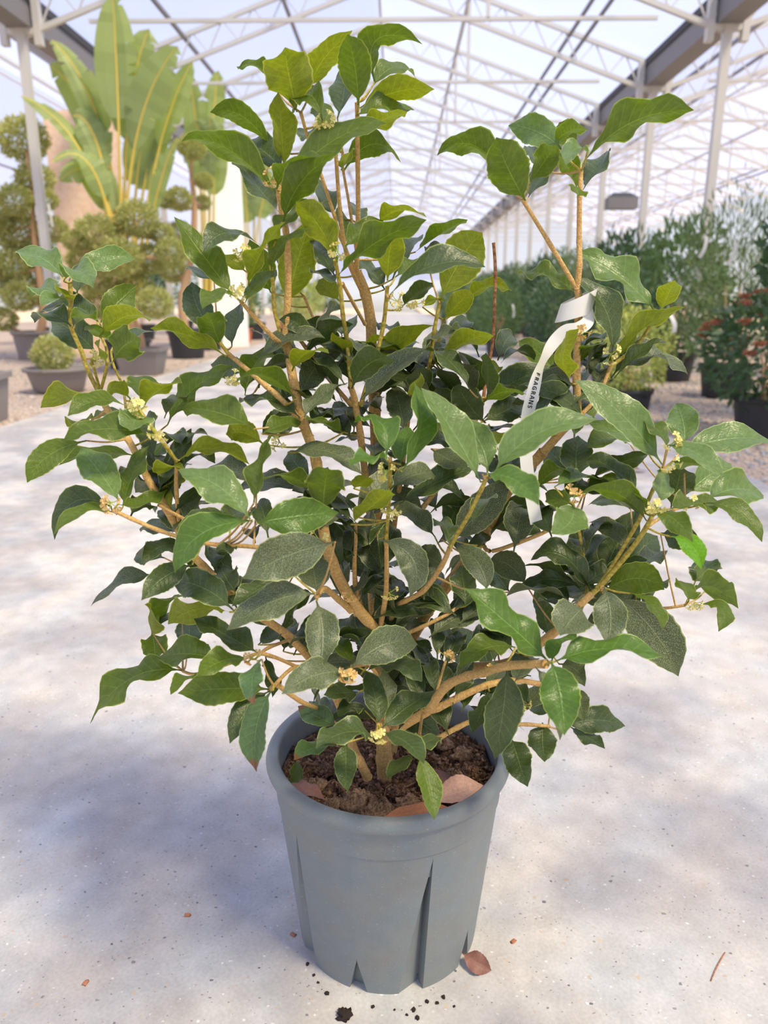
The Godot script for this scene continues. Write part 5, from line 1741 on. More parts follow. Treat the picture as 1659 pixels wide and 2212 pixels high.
func build_greenhouse() -> void:
	var frames := 19
	var first := -5
	var c := Node3D.new()
	c.name = "ceiling"
	add_child(c)
	structure(c)
	c.set_meta("label", "milky plastic film roof on white steel trusses")
	bay(c, 0.0, true, frames, first)
	for s in [-1, 1]:
		var b := Node3D.new()
		b.name = "ceiling_left_bay" if s < 0 else "ceiling_right_bay"
		add_child(b)
		structure(b)
		b.set_meta("label", "film roof of the neighbouring bay on the %s" % ("left" if s < 0 else "right"))
		bay(b, s * (XR - XL), s > 0, frames, first)
	# gutters on posts carry the roofs
	var zs := Z0 - DZ * first
	var ze := Z0 - DZ * (first + frames)
	for s in [-1, 1]:
		var w := Node3D.new()
		w.name = "wall_left" if s < 0 else "wall_right"
		add_child(w)
		structure(w)
		w.set_meta("label", "row of steel posts under a grey gutter on the %s" % ("left" if s < 0 else "right"))
		var x := XL if s < 0 else XR
		var g := begin()
		box_into(g, Vector3(x - 0.17, HG - 0.12, ze), Vector3(x + 0.17, HG + 0.2, zs))
		part(finish(g), "gutter", M.gutter_steel, w)
		var l := begin()
		box_into(l, Vector3(x - 0.2, HG + 0.2, ze), Vector3(x + 0.2, HG + 0.32, zs))
		part(finish(l), "gutter_lip", M.dark_rubber, w)
		var pm := begin()
		box_into(pm, Vector3(-0.06, -0.1, -0.06), Vector3(0.06, HG - 0.12, 0.06))
		var pmesh := finish(pm)
		var bk := begin()
		box_into(bk, Vector3(-0.3, HG - 0.2, -0.05), Vector3(0.3, HG - 0.12, 0.05))
		box_into(bk, Vector3(-0.3, HG - 0.34, -0.06), Vector3(-0.2, HG + 0.28, 0.06))
		box_into(bk, Vector3(0.2, HG - 0.34, -0.06), Vector3(0.3, HG + 0.28, 0.06))
		var bmesh := finish(bk)
		for k in range(first, first + frames):
			var p := part(pmesh, "post", M.galvanised, w, Vector3(x, 0, Z0 - DZ * k))
			part(bmesh, "bracket", M.galvanised, p)
	# the far gable is closed with the same film
	var g := begin()
	g.set_smooth_group(-1)
	quad(g, Vector3(XL, 2.4, ze), Vector3(XL, HG + 0.3, ze), Vector3(XR, HG + 0.3, ze), Vector3(XR, 2.4, ze))
	for p in [Vector3(XL, HG + 0.3, ze), Vector3(XC, HR + 0.1, ze), Vector3(XR, HG + 0.3, ze)]:
		g.add_vertex(p)
	var wb := MeshInstance3D.new()
	wb.name = "wall_back"
	wb.mesh = finish(g)
	wb.material_override = M.roof_film
	add_child(wb)
	structure(wb)

# ============================ pot ============================
const POT_H := 0.335
const POT_R := 0.19

func pot_r(y: float) -> float:
	return lerpf(0.146, 0.178, y / 0.30)

func build_pot() -> void:
	var t := thing("plant_pot", "large grey plastic nursery pot with grooved sides standing on the concrete", "pot")
	var st := begin()
	# five alike sectors: a smooth panel, a recess that widens downwards to a sharp step, a wedge-shaped notch at the foot
	var rows := 40
	var sector := TAU / 5.0
	for k in 5:
		var step := deg_to_rad(22.0) + sector * k
		var notch := deg_to_rad(-17.0) + sector * k
		for seg in 6:
			var cols: int = [8, 3, 4, 3, 8, 8][seg]
			var grid := []
			for i in rows + 1:
				var y := 0.264 * i / rows
				var low := clampf((0.255 - y) / 0.255, 0, 1)
				var nh := clampf((0.062 - y) / 0.062, 0, 1)
				var a0 := step - sector
				var nl := notch - deg_to_rad(5.5) * nh - 0.0004
				var nr := notch + deg_to_rad(5.5) * nh + 0.0004
				var rl := step - deg_to_rad(15.0) * low - 0.0004
				var row := []
				for j in cols + 1:
					var u := float(j) / cols
					var a := 0.0
					var r := pot_r(y)
					match seg:
						0:
							a = lerpf(a0, nl, u)
						1:
							a = nl + 0.0001 * u
							r -= 0.014 * minf(1.0, nh * 3.0) * u
						2:
							a = lerpf(nl, nr, u)
							r -= 0.014 * minf(1.0, nh * 3.0)
						3:
							a = nr - 0.0001 * (1.0 - u)
							r -= 0.014 * minf(1.0, nh * 3.0) * (1.0 - u)
						4:
							a = lerpf(nr, rl, u)
						5:
							a = lerpf(rl, step, u)
							r -= 0.019 * minf(1.0, low * 6.0) * pow(u, 0.8)
					row.append(Vector3(sin(a) * r, y, cos(a) * r))
				if seg == 5:
					# the step back out to the next panel
					var rr := pot_r(y)
					row.append(Vector3(sin(step) * rr, y, cos(step) * rr))
				grid.append(row)
			var nc: int = grid[0].size() - 1
			for j in nc:
				st.set_smooth_group(k * 10 + seg + (1000 if seg == 5 and j == nc - 1 else 0))
				for i in rows:
					quad(st, grid[i][j], grid[i][j + 1], grid[i + 1][j + 1], grid[i + 1][j])
	# plain band under the rim
	lathe_into(st, [Vector2(pot_r(0.264), 0.264), Vector2(pot_r(0.264) + 0.0016, 0.2645), Vector2(pot_r(0.264) + 0.0016, 0.2645), Vector2(pot_r(0.30) + 0.0016, 0.312)], 96)
	part(finish(st), "body", M.pot_plastic, t)
	var prof := []
	for i in 15:
		var a := -PI * 0.5 + PI * 1.25 * i / 14.0
		prof.append(Vector2(0.179 + 0.0115 * cos(a), 0.3225 + 0.0125 * sin(a)))
	prof.append(Vector2(0.1705, 0.322))
	part(lathe(prof, 96), "rim", M.pot_plastic, t)
	part(lathe([Vector2(0.1705, 0.322), Vector2(0.169, 0.28), Vector2(0.166, 0.22)], 72), "inner_wall", M.pot_plastic, t)
	var bm := begin()
	lathe_into(bm, [Vector2(0.0, 0.012), Vector2(0.131, 0.012)], 60)
	part(finish(bm), "base", M.pot_plastic, t)

# ============================ soil ============================
func build_soil() -> void:
	var n := FastNoiseLite.new()
	n.seed = 8
	n.frequency = 14.0
	n.fractal_octaves = 4
	var st := begin()
	st.set_smooth_group(0)
	var rings := 46
	var sides := 120
	var grid := []
	for i in rings + 1:
		var row := []
		var r := 0.1665 * i / rings
		for k in sides:
			var a := TAU * k / sides
			var x := sin(a) * r
			var z := cos(a) * r
			var y := 0.288 + 0.012 * n.get_noise_2d(x * 2.0, z * 2.0) + 0.011 * n.get_noise_2d(x * 7.0 + 9.0, z * 7.0) + 0.016 * smoothstep(0.02, 0.15, z) * (0.6 + 0.4 * n.get_noise_2d(x, z))
			row.append(Vector3(x, y, z))
		grid.append(row)
	for i in rings:
		for k in sides:
			var k2 := (k + 1) % sides
			quad(st, grid[i][k], grid[i + 1][k], grid[i + 1][k2], grid[i][k2])
	var t := thing("potting_soil", "crumbly brown potting soil filling the grey pot", "soil")
	var bed := part(finish(st), "soil_surface", M.soil, t)
	bed.set_meta("kind", "stuff")
	# loose crumbs and fibres all over the surface, too many to count
	var kn := FastNoiseLite.new()
	kn.seed = 4
	kn.frequency = 0.03
	var kb := begin()
	blob_into(kb, Vector3.ZERO, Vector3(1.0, 0.7, 0.8), kn, 0.9, 5, 7)
	var mm := MultiMesh.new()
	mm.transform_format = MultiMesh.TRANSFORM_3D
	mm.use_colors = true
	mm.mesh = finish(kb)
	mm.instance_count = 1500
	for i in 1500:
		var r := 0.163 * sqrt(rng.randf())
		var a := rng.randf() * TAU
		var p: Vector3 = grid[clampi(int(r / 0.1665 * rings), 0, rings)][int(a / TAU * sides) % sides]
		var sz := rng.randf_range(0.0012, 0.0048)
		var long := 1.0 if rng.randf() < 0.8 else 3.0
		mm.set_instance_transform(i, Transform3D(Basis.from_euler(Vector3(rng.randf() * 0.6, rng.randf() * TAU, rng.randf() * 0.6)).scaled_local(Vector3(sz * long, sz * 0.7, sz / long)), p + Vector3(0, sz * 0.3, 0)))
		var v := rng.randf_range(0.25, 1.0)
		mm.set_instance_color(i, Color(0.42, 0.25, 0.155) * v)
	var crumbs := MultiMeshInstance3D.new()
	crumbs.name = "soil_crumbs"
	crumbs.multimesh = mm
	crumbs.material_override = M.pebble
	t.add_child(crumbs)
	crumbs.set_meta("kind", "stuff")
	# clods that stand out of the crumbs
	var cn := FastNoiseLite.new()
	cn.seed = 2
	cn.frequency = 0.05
	for c in [[-0.045, 0.115, 0.026], [-0.012, 0.13, 0.022], [0.028, 0.115, 0.018], [-0.075, 0.12, 0.015], [0.10, 0.03, 0.015], [0.108, 0.048, 0.013], [0.075, 0.085, 0.016], [0.13, 0.02, 0.014], [-0.11, 0.06, 0.016], [-0.10, 0.02, 0.014], [0.05, -0.02, 0.014], [0.12, -0.03, 0.016], [0.06, 0.05, 0.014], [-0.06, 0.07, 0.014], [0.02, 0.08, 0.013], [0.09, -0.06, 0.015]]:
		var s := begin()
		blob_into(s, Vector3(c[0], 0, c[1]), Vector3(c[2], c[2] * 0.7, c[2] * 0.9), cn, 0.9, 10, 14)
		var y := 0.296 + 0.014 * smoothstep(0.02, 0.15, c[1])
		part(finish(s), "clod", M.clod if c[2] > 0.0145 else M.soil, t, Vector3(0, y, 0))

# ============================ leaf blade ============================
const OUTLINE := [0.0, 0.4, 0.69, 0.89, 0.98, 1.0, 0.96, 0.85, 0.65, 0.35, 0.0]

func outline(q: float) -> float:
	# half width of the blade from the stalk to the drawn-out point
	var x := clampf(q, 0.0, 0.9999) * 10.0
	var i := int(x)
	return maxf(0.0, cubic_interpolate(OUTLINE[i], OUTLINE[i + 1], OUTLINE[maxi(i - 1, 0)], OUTLINE[mini(i + 2, 10)], x - i))

func leaf_into(st: SurfaceTool, b: Vector3, m: Vector3, e: Vector3, width: float, top: Vector3, s: int, fold := 0.36, wave := 0.16) -> void:
	# a lance-shaped blade along the curve b-m-e whose upper face looks along top
	var r := RandomNumberGenerator.new()
	r.seed = s
	var ctrl := m * 2.0 - (b + e) * 0.5
	var n := 20
	var half := 4
	var length := (m - b).length() + (e - m).length()
	var ph := r.randf() * TAU
	var ph2 := r.randf() * TAU
	var fq := r.randf_range(9.0, 15.0)
	var fd := fold * r.randf_range(0.5, 1.3)
	var wv := wave * r.randf_range(0.4, 1.4)
	var lop := r.randf_range(-0.06, 0.06)
	var arch := r.randf_range(0.0, 0.05) * length
	var curl := r.randf_range(0.0, 0.22) * length
	var twist := r.randf_range(-0.8, 0.8)
	st.set_smooth_group(0)
	var grid := []
	for i in n + 1:
		var t := float(i) / n
		var p := b * (1 - t) * (1 - t) + ctrl * 2.0 * t * (1 - t) + e * t * t
		var d := (ctrl - b) * 2.0 * (1 - t) + (e - ctrl) * 2.0 * t
		d = d.normalized()
		var side := d.cross(top)
		if side.length() < 0.05:
			side = d.cross(Vector3.UP)
		side = side.normalized()
		var up := side.cross(d).normalized()
		var tw := twist * (t - 0.45)
		var s0 := side
		side = s0 * cos(tw) + up * sin(tw)
		up = up * cos(tw) - s0 * sin(tw)
		p += up * arch * sin(PI * t) * 0.5
		if t > 0.72:
			p -= up * curl * (t - 0.72) * (t - 0.72)
		# stalk, blade, drawn-out point
		var q := clampf((t - 0.07) / 0.93, 0.0, 1.0)
		var f := outline(q)
		var w := maxf(width * 0.5 * f, 0.0011 if t < 0.2 else 0.0003)
		var row := []
		for j in range(-half, half + 1):
			var u := float(j) / half
			var saw := 1.0
			if absi(j) == half and t > 0.2 and t < 0.93:
				saw = 1.0 + (0.035 if i % 2 == 0 else -0.02)
			var h := fd * absf(u) * w + wv * width * u * absf(u) * sin(fq * t + (ph if u < 0 else ph2)) * f - 0.25 * fd * u * u * w
			row.append([p + side * (u + lop) * w * saw + up * h, Vector2(u * 0.5 + 0.5, t)])
		grid.append(row)
	for i in n:
		for j in half * 2:
			for k in [[i, j], [i, j + 1], [i + 1, j + 1], [i, j], [i + 1, j + 1], [i + 1, j]]:
				st.set_uv(grid[k[0]][k[1]][1])
				st.add_vertex(grid[k[0]][k[1]][0])

func blade(row: Array, s: int) -> ArrayMesh:
	var st := begin()
	leaf_into(st, v3(row, 0), v3(row, 3), v3(row, 6), row[9] * 0.001, Vector3(row[10], row[11], row[12]).normalized(), s)
	return finish(st)

# ============================ the shrub ============================
func build_shrub() -> void:
	var t := thing("flowering_shrub", "bushy evergreen shrub with glossy toothed leaves and tiny cream flowers growing in the grey pot", "shrub")
	var kinds := {"t": M.bark, "b": M.bark, "g": M.green_twig, "x": M.dead_twig}
	for s in STEMS:
		var pts := []
		for p in s[3]:
			pts.append(v3(p))
		var path := smooth_path(pts, 6)
		var radii := []
		for i in path.size():
			var u := float(i) / (path.size() - 1)
			# swollen joints every few centimetres
			var knot := 1.0 + 0.12 * pow(absf(sin(u * (pts.size() - 1) * PI + PI * 0.5)), 14.0)
			radii.append(lerpf(s[1], s[2], u) * 0.00078 * knot)
		var st := begin()
		tube_into(st, path, radii, 10 if s[1] > 6 else 7)
		part(finish(st), {"t": "trunk", "b": "branch", "g": "shoot", "x": "dead_shoot"}[s[0]], kinds[s[0]], t)
	for w in TWIGS:
		var a := v3(w, 0)
		var m := v3(w, 3)
		var b := v3(w, 6)
		var st := begin()
		var path := smooth_path([a, m, b], 4)
		var radii := []
		for i in path.size():
			radii.append(lerpf(0.0015, 0.001, float(i) / (path.size() - 1)))
		tube_into(st, path, radii, 5)
		part(finish(st), "twig", M.bark if (a - b).length() > 0.06 else M.green_twig, t)
	var i := 0
	for row in LEAVES:
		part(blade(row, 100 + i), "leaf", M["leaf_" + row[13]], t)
		i += 1
	# the leaves past the first three hundred: the smallest ones, and those deep inside the crown
	var by_tone := {}
	for row in SMALL_LEAVES:
		if not by_tone.has(row[13]):
			by_tone[row[13]] = begin()
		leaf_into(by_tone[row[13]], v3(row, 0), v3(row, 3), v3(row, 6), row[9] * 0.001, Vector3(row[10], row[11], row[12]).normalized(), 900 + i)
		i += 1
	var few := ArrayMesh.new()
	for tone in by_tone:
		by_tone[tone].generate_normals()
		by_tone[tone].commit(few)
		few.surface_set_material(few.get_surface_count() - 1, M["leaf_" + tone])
	var small := part(few, "inner_leaves", null, t)
	small.set_meta("kind", "stuff")
	# flower clusters in the leaf axils
	for f in FLOWERS:
		var st := begin()
		var sp := begin()
		var c := v3(f)
		for k in int(f[3]):
			var d := Vector3(rng.randf_range(-1, 1), rng.randf_range(-0.9, 0.9), rng.randf_range(-0.1, 1.0)).normalized()
			var p := c + d * rng.randf_range(0.005, 0.010)
			tube_into(sp, [c, c + d * 0.004 + Vector3(0, -0.001, 0), p], [0.0005, 0.0005, 0.0005], 4, false)
			floret(st, p, (d + Vector3(0, -0.3, 0.2)).normalized(), rng.randf_range(0.0042, 0.006))
		var o := part(finish(st), "flower_cluster", M.petal if f[1] % 3 else M.petal_old, t)
		part(finish(sp), "pedicels", M.pedicel, o)

func floret(st: SurfaceTool, c: Vector3, d: Vector3, r: float) -> void:
	# four fleshy spoon-shaped petals
	st.set_smooth_group(0)
	var s := d.cross(Vector3(0.3, 0.8, 0.52)).normalized()
	var u := s.cross(d).normalized()
	for k in 4:
		var a := TAU * k / 4.0
		var out := s * cos(a) + u * sin(a)
		var across := s * -sin(a) + u * cos(a)
		var p0 := c
		var p1 := c + out * r * 0.6 + d * r * 0.55
		var p2 := c + out * r * 1.05 + d * r * 0.5
		var lift := d * r * 0.2
		quad(st, p0, p1 - across * r * 0.42 + lift, p1 + d * -r * 0.12, p1 + across * r * 0.42 + lift)
		quad(st, p1 + d * -r * 0.12, p1 - across * r * 0.42 + lift, p2, p1 + across * r * 0.42 + lift)

# ============================ plant label ============================
func build_tag() -> void:
	var t := thing("plant_label", "white plastic strip label looped round an upright stem on the right", "label")
	var pts := []
	for p in TAG_LINE:
		pts.append(v3(p))
	var path := smooth_path(pts, 6)
	var st := begin()
	st.set_smooth_group(0)
	var grid := []
	var n := path.size()
	for i in n:
		var d: Vector3 = (path[min(i + 1, n - 1)] - path[max(i - 1, 0)]).normalized()
		# the strip twists from edge-on at the loop to facing the aisle further down
		var u := float(i) / (n - 1)
		var turn := lerpf(0.15, -0.1, smoothstep(0.0, 1.0, u)) + 0.9 * exp(-pow((u - 0.46) / 0.08, 2.0))
		var face := Vector3(sin(turn), 0.15, cos(turn)).normalized()
		var side := d.cross(face).normalized()
		grid.append([path[i] - side * 0.0078, path[i] + side * 0.0078])
	for i in n - 1:
		quad(st, grid[i][0], grid[i + 1][0], grid[i + 1][1], grid[i][1])
	part(finish(st), "strip", M.tag_film, t)
	# the loop behind and in front of the stem
	var lp := begin()
	lp.set_smooth_group(0)
	var c: Vector3 = (pts[0] + pts[2]) * 0.5 + Vector3(-0.004, 0.01, -0.014)
	var ring := []
	for k in 25:
		var a := TAU * k / 24.0
		var p := c + Vector3(sin(a) * 0.022, 0.006 * sin(a), cos(a) * 0.016)
		ring.append([p + Vector3(0.003, 0.013 + 0.004 * sin(a), 0), p + Vector3(-0.003, -0.013, 0)])
	for k in 24:
		quad(lp, ring[k][0], ring[k + 1][0], ring[k + 1][1], ring[k][1])
	part(finish(lp), "loop", M.tag_film, t)
	# printed name, reading downwards along the strip
	var font := SystemFont.new()
	font.font_names = PackedStringArray(["Droid Sans"])
	font.font_weight = 700
	var word := "FRAGRANS"
	var first := 37
	for k in word.length():
		var tm := TextMesh.new()
		tm.font = font
		tm.text = word[k]
		tm.font_size = 32
		tm.pixel_size = 0.00024
		tm.depth = 0.0002
		# each letter sits on the strip where it bends
		var want := 0.0058 * k
		var i := first
		var gone := 0.0
		while i < n - 2 and gone + (path[i + 1] - path[i]).length() < want:
			gone += (path[i + 1] - path[i]).length()
			i += 1
		var along: Vector3 = (path[i + 1] - path[i]).normalized()
		var at: Vector3 = path[i] + along * (want - gone)
		var up: Vector3 = ((grid[i][1] - grid[i][0]) as Vector3).normalized()
		if up.x < 0.0:
			up = -up
		var zf := along.cross(up).normalized()
		var o := part(tm, "letter", M.ink, t)
		o.transform = Transform3D(Basis(along, up, zf), at + zf * 0.0004 + up * 0.0005)

# ============================ litter ============================
func fallen(called: String, m: Material, label: String, b: Vector3, mid: Vector3, e: Vector3, w: float, top: Vector3, s: int, group := "") -> void:
	var st := begin()
	leaf_into(st, b - mid, Vector3.ZERO, e - mid, w, top, s, 0.3, 0.1)
	lone(finish(st), called, m, label, "leaf", mid, 0.0, group)

func build_litter() -> void:
	# dry leaves on the soil
	fallen("dry_leaf", M.brown_leaf, "orange-brown dry leaf lying flat along the front of the pot's soil", Vector3(-0.012, 0.318, 0.158), Vector3(0.04, 0.323, 0.153), Vector3(0.092, 0.321, 0.138), 0.026, Vector3(0, 1, 0.25), 1)
	fallen("dry_leaf", M.pink_leaf, "pinkish-tan dry leaf on the soil at the pot's right front rim", Vector3(0.062, 0.324, 0.128), Vector3(0.10, 0.33, 0.114), Vector3(0.14, 0.324, 0.088), 0.044, Vector3(0.05, 1, 0.3), 2)
	fallen("dry_leaf", M.dark_brown_leaf, "curled reddish-brown dry leaf on the soil at the pot's left front", Vector3(-0.14, 0.31, 0.06), Vector3(-0.122, 0.314, 0.088), Vector3(-0.088, 0.310, 0.108), 0.03, Vector3(0.3, 1, 0.2), 3)
	fallen("dry_leaf", M.dark_brown_leaf, "reddish-brown dry leaf half buried in soil below the lower right branch", Vector3(0.05, 0.304, 0.045), Vector3(0.075, 0.309, 0.05), Vector3(0.10, 0.304, 0.048), 0.026, Vector3(0, 1, 0.4), 4)
	fallen("dry_leaf", M.leaf_g, "fallen pale green leaf leaning on the inside of the pot's left wall", Vector3(-0.142, 0.325, 0.03), Vector3(-0.138, 0.318, 0.062), Vector3(-0.146, 0.313, 0.085), 0.026, Vector3(0.6, 0.6, 0.2), 5)
	# litter on the floor
	fallen("dry_leaf", M.dark_brown_leaf, "curled reddish-brown dry leaf on the concrete against the pot's right foot", Vector3(0.118, 0.016, 0.085), Vector3(0.139, 0.012, 0.098), Vector3(0.162, 0.004, 0.105), 0.03, Vector3(-0.4, 1, 0.6), 6)
	fallen("dry_leaf", M.dark_brown_leaf, "small brown dry leaf lying far back on the concrete right of the shrub", Vector3(1.38, 0.008, -3.5), Vector3(1.44, 0.02, -3.48), Vector3(1.52, 0.008, -3.46), 0.06, Vector3(0, 1, 0.2), 7)
	var n := FastNoiseLite.new()
	n.seed = 21
	n.frequency = 0.09
	# [x, z, radius]
	var st := begin()
	blob_into(st, Vector3.ZERO, Vector3(0.011, 0.006, 0.009), n, 1.1, 10, 14)
	lone(finish(st), "soil_clump", M.peat, "dark clump of spilled potting soil on the concrete in front of the pot", "soil", Vector3(-0.061, 0.004, 0.183))
	var cr := begin()
	blob_into(cr, Vector3.ZERO, Vector3(0.0028, 0.0018, 0.0024), n, 0.9, 5, 7)
	var crumb := finish(cr)
	for c in [[0.03, 0.18], [0.012, 0.172], [-0.125, 0.095], [-0.105, 0.128], [0.04, 0.172], [0.10, 0.165], [0.085, 0.15], [0.045, 0.185], [-0.09, 0.147], [-0.02, 0.168], [0.15, 0.075], [0.06, 0.158], [-0.113, 0.115], [0.075, 0.16]]:
		var k := rng.randf_range(0.5, 1.4)
		var o := lone(crumb, "soil_crumb", M.peat, "tiny dark soil crumb on the concrete close around the pot's foot", "soil", Vector3(c[0], 0.0012 * k, c[1]), rng.randf() * 6.0, "soil crumbs around the foot of the pot")
		o.scale = Vector3.ONE * k
	var tw := begin()
	tube_into(tw, smooth_path([Vector3(-0.024, 0, 0.03), Vector3(-0.004, 0.001, 0.004), Vector3(0.02, 0, -0.024)], 5), [0.0008, 0.0009, 0.001, 0.001, 0.001, 0.001, 0.001, 0.001, 0.0009, 0.0008, 0.0006], 5)
	lone(finish(tw), "dry_stalk", M.dead_twig, "thin reddish dry stalk lying on the concrete right of the pot", "stalk", Vector3(0.52, 0.0012, 0.085))
	var chip := begin()
	blob_into(chip, Vector3.ZERO, Vector3(0.006, 0.0016, 0.004), n, 0.9, 5, 8)
	var cm := finish(chip)
	var labels := ["small orange leaf scrap on the concrete left of the pot's foot", "small rust-brown flower scrap on the concrete at the lower left", "tiny brown leaf scrap on the concrete nearer the pot at the lower left", "tiny rust-coloured scrap on the concrete just right of the dry leaf at the pot's foot"]
	var at := [[-0.34, -0.0], [-0.46, 0.135], [-0.155, 0.038], [0.205, 0.045]]
	for k in 4:
		lone(cm, "leaf_scrap", M.brown_leaf, labels[k], "leaf scrap", Vector3(at[k][0], 0.0012, at[k][1]), k * 1.3)

# ============================ background plants ============================
func foliage(count: int, rad: Vector3, ll: float, lw: float, s: int, shell := 0.55, up := 0.2) -> ArrayMesh:
	# separate small folded leaves spread through a rounded crown
	var r := RandomNumberGenerator.new()
	r.seed = s
	var nz := FastNoiseLite.new()
	nz.seed = s
	nz.frequency = 1.4
	var st := begin()
	st.set_smooth_group(-1)
	for i in count:
		var d := Vector3(r.randfn(), r.randfn(), r.randfn()).normalized()
		var lump := 1.0 + 0.28 * nz.get_noise_3dv(d * 1.6)
		var k := pow(r.randf_range(shell * shell * shell, 1.0), 1.0 / 3.0) * lump
		var p := d * rad * k
		var a := (d + Vector3(r.randfn(), r.randfn() + up, r.randfn()) * 0.6).normalized()
		var side := a.cross(Vector3(r.randfn(), r.randfn(), r.randfn())).normalized()
		var nrm := side.cross(a)
		var l := ll * r.randf_range(0.7, 1.25)
		var w := lw * r.randf_range(0.7, 1.2)
		var v := r.randf_range(0.62, 1.25)
		st.set_color(Color(v * r.randf_range(0.9, 1.15), v, v * r.randf_range(0.8, 1.1)))
		var m := p + a * l * 0.45 - nrm * w * 0.25
		var e := p + a * l
		for q in [p, m + side * w * 0.5 + nrm * w * 0.25, e, p, e, m - side * w * 0.5 + nrm * w * 0.25]:
			st.add_vertex(q)
	return finish(st)

func round_pot(r: float, h: float) -> ArrayMesh:
	return lathe([Vector2(0.0, 0.0), Vector2(r * 0.8, 0.0), Vector2(r * 0.8, 0.0), Vector2(r * 0.96, h * 0.86), Vector2(r * 0.96, h * 0.86), Vector2(r * 1.04, h * 0.88), Vector2(r * 1.05, h), Vector2(r * 0.97, h), Vector2(r * 0.93, h * 0.86), Vector2(0.0, h * 0.84)], 28)

func potted(called: String, label: String, x: float, z: float, pr: float, ph: float, pot_mat: String, crown: ArrayMesh, cmat: String, cy: float, scale: Vector3, group := "") -> Node3D:
	var t := thing(called, label, "shrub", Vector3(x, -0.025, z), rng.randf() * TAU, group)
	part(round_pot(pr, ph), "pot", M[pot_mat], t)
	var st := begin()
	for k in 3:
		var a := TAU * k / 3.0 + rng.randf()
		var e := Vector3(cos(a) * 0.2 * scale.x, cy, sin(a) * 0.2 * scale.z)
		tube_into(st, smooth_path([Vector3(cos(a) * 0.03, ph * 0.8, sin(a) * 0.03), e * 0.6 + Vector3(0, ph * 0.3, 0), e], 3), [0.012, 0.012, 0.011, 0.011, 0.01, 0.009, 0.008], 5)
	part(finish(st), "stems", M.trunk, t)
	var f := part(crown, "foliage", M[cmat], t, Vector3(0, cy, 0))
	f.scale = scale
	f.set_meta("kind", "stuff")
	return t

func white_tag(at: Vector3, tilt: float, label: String, l := 0.2) -> void:
	var st := begin()
	st.set_smooth_group(0)
	var pts := []
	for k in 7:
		var u := k / 6.0
		pts.append(Vector3(0.03 * sin(u * 2.0), -l * u, 0.02 * sin(u * 3.0)))
	for k in 6:
		quad(st, pts[k] + Vector3(-0.018, 0, 0), pts[k] + Vector3(0.018, 0, 0), pts[k + 1] + Vector3(0.018, 0, 0), pts[k + 1] + Vector3(-0.018, 0, 0))
	var o := lone(finish(st), "plant_label", M.tag_film, label, "label", at)
	o.rotation = Vector3(0, 0.1, tilt)

func topiary(label: String, at: Vector3, trunk_pts: Array, pads: Array, mesh: ArrayMesh, pot: Mesh, pot_mat: String) -> void:
	# trunk_pts and pads in metres above the foot; pads: [x, y, z, radius]
	var t := thing("cloud_pruned_tree", label, "tree", at)
	part(pot, "pot", M[pot_mat], t)
	var st := begin()
	var path := smooth_path(trunk_pts, 5)
	var radii := []
	for i in path.size():
		radii.append(lerpf(0.085, 0.022, float(i) / (path.size() - 1)))
	tube_into(st, path, radii, 8)
	part(finish(st), "trunk", M.trunk, t)
	for p in pads:
		var c := Vector3(p[0], p[1], p[2])
		var near: Vector3 = path[0]
		for q in path:
			if (q - c).length() + maxf(0.0, q.y - c.y) * 2.0 < (near - c).length() + maxf(0.0, near.y - c.y) * 2.0:
				near = q
		var b := begin()
		tube_into(b, smooth_path([near, (near + c) * 0.5 + Vector3(0, -0.06, 0), c - Vector3(0, p[3] * 0.4, 0)], 3), [0.03, 0.03, 0.028, 0.026, 0.024, 0.022, 0.02], 6)
		part(finish(b), "limb", M.trunk, t)
		var o := part(mesh, "foliage_pad", M.leaf_topiary, t, c)
		o.scale = Vector3(p[3], p[3] * 0.86, p[3]) * 0.94
		o.rotation.y = rng.randf() * TAU

func paddle(base: Vector3, ctrl: Vector3, tip: Vector3, width: float, face: Vector3, blade_from: float, s: int) -> Array:
	# a strap-shaped leaf: [blade mesh, stalk mesh]; the blade is torn into strips along its side veins
	var r := RandomNumberGenerator.new()
	r.seed = s
	var st := begin()
	var sk := begin()
	var n := 30
	var pts := []
	var radii := []
	var rows := []
	for i in n + 1:
		var t := float(i) / n
		var p := base * (1 - t) * (1 - t) + ctrl * 2.0 * t * (1 - t) + tip * t * t
		var d := ((ctrl - base) * (1 - t) + (tip - ctrl) * t).normalized()
		pts.append(p)
		radii.append(lerpf(0.035, 0.006, t))
		var side := d.cross(face).normalized()
		var nrm := side.cross(d).normalized()
		var q := clampf((t - blade_from) / (1.0 - blade_from), 0, 1)
		var w := width * 0.62 * pow(sin(PI * pow(clampf(q * 0.97 + 0.03, 0, 1), 0.8)), 0.55) if t >= blade_from else 0.0
		rows.append([p, d, side, nrm, w, t])
	for sd in [-1.0, 1.0]:
		var gap := 0.0
		var droop := 0.0
		for i in n:
			if rows[i + 1][5] <= blade_from:
				continue
			if r.randf() < 0.13:
				gap = r.randf_range(0.3, 1.0)
				droop = r.randf_range(-0.1, 0.45)
			else:
				gap = 0.0
			var a = rows[i]
			var b = rows[i + 1]
			var fold := 0.22
			var v := r.randf_range(0.8, 1.12)
			st.set_color(Color(v, v, v * 0.9))
			st.set_smooth_group(-1)
			var a1: Vector3 = a[0] + a[2] * sd * a[4] * 0.5 + a[3] * (fold * a[4] * 0.5)
			var b1: Vector3 = b[0] + b[2] * sd * b[4] * 0.5 + b[3] * (fold * b[4] * 0.5)
			var a2: Vector3 = a[0] + a[2] * sd * a[4] + a[3] * (fold * 0.6 - droop) * a[4] + (b[0] - a[0]) * gap * 0.7
			var b2: Vector3 = b[0] + b[2] * sd * b[4] + b[3] * (fold * 0.6 - droop) * b[4]
			quad(st, a[0], b[0], b1, a1)
			quad(st, a1, b1, b2, a2)
	tube_into(sk, pts, radii, 6)
	return [finish(st), finish(sk)]

